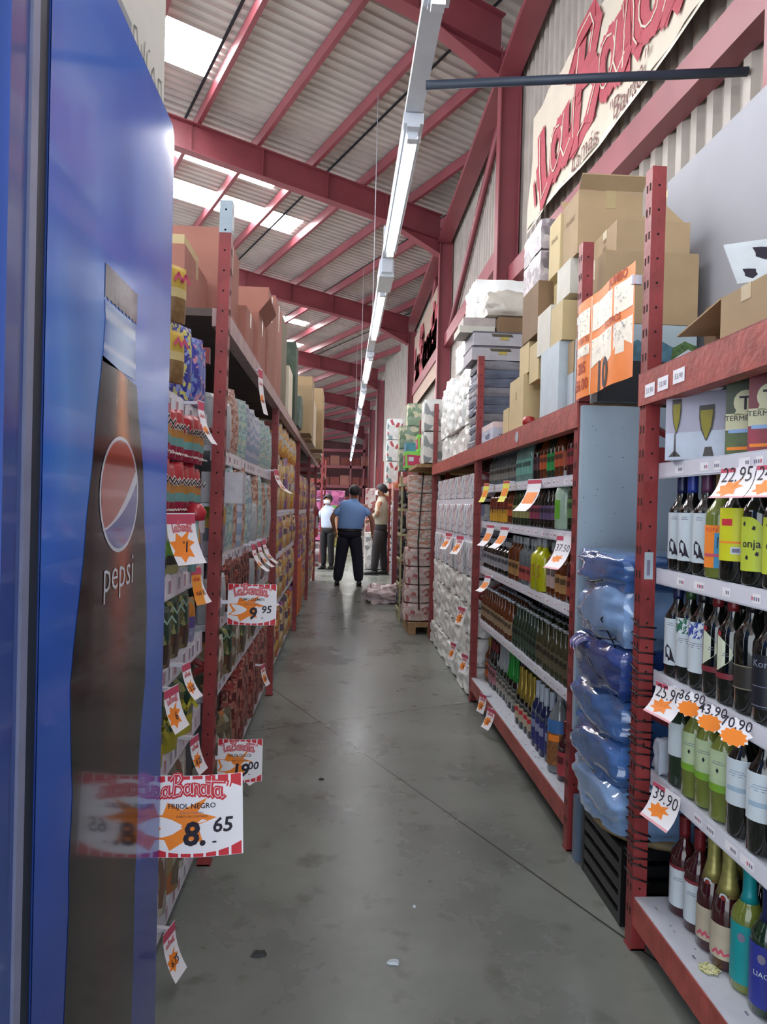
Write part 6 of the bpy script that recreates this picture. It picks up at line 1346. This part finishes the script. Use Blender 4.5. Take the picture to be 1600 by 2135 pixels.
# goods above the left racks
ZL = 2.122; TAPEG = pm('green_grey_tape', '8c9478', .4)
def lcart(x0, x1, y0, y1, z0, z1, m, lb, **k):
    o = carton(x1 - x0, y1 - y0, z1 - z0 - .001, m, **k); o.location = ((x0 + x1) / 2, (y0 + y1) / 2, z0); tag(o, lb, 'carton'); return o
lcart(-.92, -.63, 2.82, 3.28, ZL, 2.37, CARDR, 'reddish carton with green tape nearest above the left rack', seed=1)
lcart(-.90, -.635, 2.83, 3.1, 2.37, 2.41, SAN, 'flat sand-coloured tray on the nearest reddish carton', tape=False, seed=2)
lcart(-.88, -.56, 3.3, 3.75, ZL, 2.62, CARDR, 'tall reddish carton behind the nearest one, left rack top', seed=3)
lcart(-.86, -.52, 3.77, 4.1, ZL, 2.40, CARDR, 'medium reddish carton in the row above the left rack', seed=4)
lcart(-.84, -.50, 4.12, 4.5, ZL, 2.46, CARDR, 'reddish carton with torn flaps above the left rack', flaps=2, seed=5)
lcart(-.84, -.49, 4.52, 4.95, ZL, 2.72, CARDR, 'tall reddish carton at the second left post', seed=6)
lcart(-.82, -.49, 4.97, 5.5, ZL, 2.80, CARDR, 'tallest reddish carton just past the second left post', seed=7)
lcart(-.80, -.5, 5.55, 6.1, ZL, 2.84, pm('olive_brown_board', '6c6450', .75), 'tall olive brown board box on the left rack top', seed=8, tape=False)
lcart(-.80, -.48, 6.15, 6.6, ZL, 2.55, CARDW, 'pale carton after the olive box', seed=9)
lcart(-.78, -.46, 6.65, 7.0, ZL, 2.86, pm('dark_green_board', '3c4a3c', .7, var=.3), 'dark green carton high on the left rack', seed=10, tape=False)
lcart(-.76, -.36, 7.6, 8.2, ZL, 2.62, CARD, 'brown carton with a white label over the third left post', seed=11); lcart(-.76, -.38, 8.3, 8.9, ZL, 2.84, CARD, 'tall brown carton over the fourth left bay', seed=12)
lcart(-.76, -.38, 8.95, 9.7, ZL, 2.66, CARDW, 'pale carton behind the tall brown one', seed=13); lcart(-.76, -.3, 9.8, 10.6, ZL, 2.95, CARD, 'large brown carton farther along the left rack top', seed=14)
lcart(-.76, -.34, 10.7, 11.6, ZL, 2.8, CARDW, 'pale long carton near the end of the left rack top', seed=15); lcart(-.76, -.38, 11.7, 12.8, ZL, 3.0, CARD, 'brown carton at the end of the left rack top', seed=16)
mb = MB(); mb.M = Matrix.Translation((-.57, 7.02, 2.122)); mb.build('wire_roll') if False else None
o = puff(.3, .4, .34, pm('grey_green_sack', '5c6c64', .6, var=.3, scale=12), 91, .03, .4, 8).build('grey_sack'); o.location = (-.58, 7.3, ZL); tag(o, 'grey-green stuffed sack between cartons on the left rack top', 'sack')
# end post with a fire extinguisher
mb = MB(); mb.box(-.74, -.60, 15.9, 16.04, 0, 1.75, pm('dark_post', '4c2c30', .6, var=.3)); mb.box(-.60, -.5, 15.9, 16.04, 0, .06, pm('dark_post', '4c2c30', .6)); tag(mb.build('end_post'), 'dark square post at the end of the left racks', 'post')
def exting():
    r = empty('fire_extinguisher', (-.49, 13.12, .78)); tag(r, 'red fire extinguisher with a pale label hung at the left rack end', 'fire extinguisher')
    EM = pm('extinguisher_red', 'a82430', .3, coat=.4); mb = MB(); mb.lathe([(.05, 0), (.06, .02), (.06, .46), (.045, .51), (.02, .54), (.02, .58)], EM, 14); mb.build('cylinder', r)
    mb = MB(); mb.lathe([(.0612, .16), (.0612, .38)], pm('pale_band', 'a4a8ac', .4), 14, cap=False); mb.build('label', r)
    mb = MB(); mb.box(-.02, .02, -.05, .03, .58, .62, BLACK); mb.tube([(.0, -.04, .60), (.05, -.06, .5), (.07, -.05, .25)], .01, BLACK, 6); mb.build('valve_and_hose', r)
    mb = MB(); mb.box(-.02, .02, -.12, -.055, .2, .5, BLACK); mb.build('wall_bracket', r)
exting()

Once.jit = (0, 0)
# ================================================================ people
SKIN = pm('skin_tone', '9a6a50', .55, var=.06); HAIR = pm('black_hair', '14141a', .6, var=.2, scale=60, bump=.3)
def loft(mb, secs, mat, seg=14, cap=True):
    """secs: (cx,cy,cz,rx,ry,(tilt axis dir)) rings across +z unless a direction is given"""
    vs = []; n = len(secs)
    for i, sct in enumerate(secs):
        c = Vector(sct[:3]); rx, ry = sct[3], sct[4]
        d = (Vector(secs[min(i + 1, n - 1)][:3]) - Vector(secs[max(i - 1, 0)][:3])).normalized()
        fx = sct[5] if len(sct) > 5 else Vector((1, 0, 0)); ex = (fx - d * fx.dot(d)).normalized(); ey = d.cross(ex)
        for k in range(seg): t = 2 * PI * k / seg; vs.append(c + ex * rx * math.cos(t) + ey * ry * math.sin(t))
    fs = [(i * seg + k, i * seg + (k + 1) % seg, (i + 1) * seg + (k + 1) % seg, (i + 1) * seg + k) for i in range(n - 1) for k in range(seg)]
    if cap: fs += [tuple(range(seg))[::-1], tuple((n - 1) * seg + k for k in range(seg))]
    mb.add(vs, fs, mat, True)
def skinned(name, chains, mat, parent, root=0):
    """chains: list of [(x,y,z,r)...]; a chain may begin at an existing point (same coordinates) -> one connected graph"""
    import bmesh
    bm = bmesh.new(); lay = bm.verts.layers.skin.verify(); idx = {}
    for ch in chains:
        prev = None
        for p in ch:
            k = tuple(round(c, 4) for c in p[:3])
            if k not in idx:
                v = bm.verts.new(p[:3]); r = p[3]; v[lay].radius = (r, p[4] if len(p) > 4 else r); idx[k] = v
                if len(idx) == 1: v[lay].use_root = True
            v = idx[k]
            if prev is not None and prev is not v and not bm.edges.get((prev, v)): bm.edges.new((prev, v))
            prev = v
    me = bpy.data.meshes.new(name); bm.to_mesh(me); bm.free(); me.materials.append(mat)
    o = bpy.data.objects.new(name, me); COL.objects.link(o); o.parent = parent
    m = o.modifiers.new('skin', 'SKIN'); m.use_smooth_shade = True; m.branch_smoothing = .6
    s = o.modifiers.new('sub', 'SUBSURF'); s.levels = 2; s.render_levels = 2
    return o
def hand(w, d, side):
    """finger chains from wrist point w pointing along d (unit), side = +-1 thumb direction across X"""
    w = Vector(w); d = Vector(d).normalized(); s = Vector((0, 1, 0)); s = (s - d * s.dot(d)).normalized(); nrm = d.cross(s)
    palm = w + d * .055; out = [[(*w, .024), (*palm, .026)]]
    for i, (o, l) in enumerate(((-.030, .062), (-.010, .075), (.010, .080), (.029, .070))):
        a = palm + s * o + d * .03; b = a + d * l * .5 + nrm * side * .006; c = a + d * l * .9 + nrm * side * .022
        out.append([(*palm, .026), (*a, .0105), (*b, .009), (*c, .0075)])
    t0 = w + d * .02 + s * .026; out.append([(*(w + d * .055), .026), (*(t0 + d * .02 + s * .012), .011), (*(t0 + d * .055 + s * .018 + nrm * side * .01), .009)])
    return out
def person(loc, rz, label, H=1.70, shirt=None, trouser=None, shoe=None, sleeve='short', arms=None, hair='short', mask=None, feet=((-.11, 0), (.13, 0)), lean=0, belt=None, headturn=0, jacket=False, shirtlen=.92, bulk=1.0, cap_=None):
    r = empty('person', loc, rz); tag(r, label, 'person'); k = H / 1.70; b = bulk
    r.scale = (k, k, k)
    hx = lean; pel = (hx * .3, 0, .93); chest = (hx * .8, .0, 1.28); nk = (hx, .0, 1.44); hd = (hx * 1.15, -.015, 1.585)
    ar = arms or [((-.30, 0, 1.15), (-.33, -.03, .90)), ((.30, 0, 1.15), (.33, -.03, .90))]
    chains = [[(*pel, .12), (hx * .5, 0, 1.08, .115), (*chest, .12), (*nk, .055), (hx * 1.1, -.005, 1.50, .058), (*hd, .088), (hd[0], -.005, 1.655, .07)]]
    chains.append([(*hd, .088), (hd[0], -.10, 1.565, .02)])                       # nose ridge
    for s in (-1, 1): chains.append([(*hd, .088), (hd[0] + s * .088, .005, 1.575, .016)])   # ears
    for s, (el, wr) in zip((-1, 1), ar):
        sh = (chest[0] + s * .175 * b, 0, 1.36); chains.append([(*chest, .12), (*sh, .055), (el[0] + hx * .6, el[1], el[2], .042), (wr[0] + hx * .6, wr[1], wr[2], .028)])
        w = (wr[0] + hx * .6, wr[1], wr[2]); d = Vector(w) - Vector((el[0] + hx * .6, el[1], el[2])); hc = hand(w, d, s)
        hc[0][0] = (*w, .028); chains += hc
    for s, (fx, fy) in zip((-1, 1), feet):
        hip = (pel[0] + s * .09, 0, .88); kn = (pel[0] * .5 + (hip[0] + fx) / 2, fy / 2 - .02, .50); chains.append([(*pel, .12), (*hip, .08), (*kn, .055), (fx, fy, .10, .038)])
    skinned('body', chains, SKIN, r)
    # shirt or jacket
    mb = MB(); c = chest[0]; p0 = pel[0]; X_ = Vector((1, 0, 0))
    loft(mb, [(p0, 0, shirtlen, .185 * b, .13 * b), (p0, 0, 1.0, .18 * b, .125 * b), (hx * .55, 0, 1.12, .19 * b, .128 * b), (c, 0, 1.26, .21 * b, .13 * b), (c, 0, 1.345, .215 * b, .115 * b), (c, 0, 1.395, .185 * b, .09 * b), (nk[0], 0, 1.43, .11, .075), (nk[0], 0, 1.46, .072, .066)], shirt, 18)
    for s, (el, wr) in zip((-1, 1), ar):
        sh = Vector((c + s * .155 * b, 0, 1.345)); e = Vector((el[0] + hx * .6, el[1], el[2])); w = Vector((wr[0] + hx * .6, wr[1], wr[2])); Y_ = Vector((0, 1, 0))
        if sleeve == 'short': t = sh + (e - sh) * .82; loft(mb, [(*sh, .05, .05, Y_), (*(sh + (t - sh) * .3), .073, .062, Y_), (*t, .07, .06, Y_)], shirt, 12)
        else: loft(mb, [(*sh, .05, .05, Y_), (*(sh + (e - sh) * .4), .07, .062, Y_), (*e, .056, .052, Y_), (*(e + (w - e) * .6), .05, .045, Y_), (*(e + (w - e) * .96), .038, .036, Y_)], shirt, 12)
    o = mb.build('jacket' if jacket else 'shirt', r); m_ = o.modifiers.new('s', 'SUBSURF'); m_.levels = 1; m_.render_levels = 1
    if not jacket or True:
        mb = MB(); loft(mb, [(nk[0], .0, 1.435, .082, .078), (nk[0], .0, 1.475, .07, .068)], shirt, 14, False); mb.build('collar', r)
    mb = MB(); loft(mb, [(p0, 0, .80, .175 * b, .125 * b), (p0, 0, .90, .180 * b, .128 * b), (p0, 0, .975, .168 * b, .118 * b)], trouser, 18)
    for s, (fx, fy) in zip((-1, 1), feet):
        hip = (p0 + s * .088, 0); kx = (hip[0] + fx) / 2 + p0 * .3; loft(mb, [(hip[0], 0, .87, .104 * b, .125 * b), (hip[0] * .8 + fx * .2, fy * .2, .72, .098 * b, .108), (kx, fy / 2 - .02, .50, .085 * b, .086), ((kx + fx) / 2, fy * .75, .3, .077 * b, .076), (fx, fy, .05, .072 * b, .074)], trouser, 14)
    o = mb.build('trousers', r); m_ = o.modifiers.new('s', 'SUBSURF'); m_.levels = 1; m_.render_levels = 1
    if belt: mb = MB(); loft(mb, [(p0, 0, .935, .184 * b, .131 * b), (p0, 0, .972, .18 * b, .128 * b)], belt, 18, False); mb.build('belt', r)
    for s, (fx, fy) in zip((-1, 1), feet):
        mb = MB(); loft(mb, [(fx, fy + .07, .05, .035, .04), (fx, fy + .03, .055, .045, .05), (fx, fy - .06, .045, .046, .042), (fx + s * .005, fy - .14, .035, .045, .03), (fx + s * .005, fy - .19, .03, .028, .02)], shoe, 12); mb.box(fx - .045, fx + .045, fy - .18, fy + .09, 0, .018, shoe); mb.build('shoe', r)
    # hair
    mb = MB(); hc = Vector((hd[0], hd[1] + .012, hd[2] + .018)); hc = hc
    def hf(u, v):
        a = 2 * PI * u; t = v * 2.25; back = .5 - .5 * math.cos(a - -PI / 2 + PI) ; lim = t * (.45 + .55 * (.5 + .5 * math.sin(a)) ** .6)
        return (hc.x + .098 * math.sin(lim) * math.cos(a), hc.y + .112 * math.sin(lim) * math.sin(a), hc.z + .115 * math.cos(lim))
    mb.grid(hf, 20, 9, cap_ or HAIR); mb.build('hair', r)
    # eyes, mouth
    mb = MB()
    for s in (-1, 1): mb.lathe([(0, -.006), (.011, 0), (0, .006)], pm('eye_dark', '1c1512', .3), 8, (hd[0] + s * .032, hd[1] - .084)); 
    for i in range(len(mb.v)): mb.v[i].z += 1.595
    mb.box(hd[0] - .022, hd[0] + .022, hd[1] - .085, hd[1] - .078, 1.525, 1.533, pm('lip_tone', '7c4438', .5)); mb.build('face_features', r)
    if mask: mb = MB(); mb.grid(lambda u, v: (hd[0] + .086 * math.sin((u - .5) * 2.6), hd[1] - .098 * math.cos((u - .5) * 2.3) - .012 * math.sin(PI * v), 1.498 + .085 * v), 10, 5, mask); mb.build('face_mask', r)
    return r
NAVYT = pm('navy_trouser', '14182a', .8, var=.1); BLKS = pm('black_shoe', '101014', .4); MASK = pm('white_face_mask', 'd8dce0', .7)
# man from behind, walking away (faces +Y => rz = PI)
person((.11, 12.2, 0), PI, 'person seen from behind in a blue short-sleeved shirt and navy trousers, standing mid aisle', 1.71, pm('light_blue_shirt', '7ca6e0', .75, var=.06, scale=4, bump=.1), NAVYT, BLKS, 'short', arms=[((-.34, .03, 1.14), (-.36, -.08, .90)), ((.33, .04, 1.14), (.28, -.06, .95))], feet=((-.2, .0), (.17, -.02)), lean=-.08, belt=pm('black_belt', '0e0f14', .5), bulk=1.18)
person((.78, 14.3, 0), -PI / 2 - .25, 'person in a beige jacket and dark trousers with face mask, standing sideways at the right', 1.80, pm('beige_jacket', 'b0ab98', .8, var=.08, scale=4, bump=.15), pm('charcoal_trouser', '262224', .8), pm('dark_shoe', '1a1718', .5), 'long', arms=[((-.26, -.02, 1.14), (-.14, -.17, 1.04)), ((.26, -.02, 1.14), (.13, -.18, 1.05))], feet=((-.09, .06), (.1, -.1)), mask=MASK, jacket=True, bulk=.98)
person((-.30, 15.3, 0), -.5, 'person in a pale blue-white top and black trousers with face mask, behind the blue-shirted person', 1.58, pm('pale_blue_top', 'b4bed4', .7, var=.05), pm('black_trouser', '15141a', .8), BLKS, 'short', arms=[((-.25, -.03, 1.13), (-.27, -.10, .88)), ((.25, -.02, 1.13), (.27, -.08, .88))], feet=((-.09, 0), (.10, .03)), mask=MASK, bulk=.9)

# remove prototypes that were never placed
for o_ in Once.ALL:
    if not o_.used:
        for ch_ in list(o_.o.children_recursive): bpy.data.objects.remove(ch_)
        bpy.data.objects.remove(o_.o)
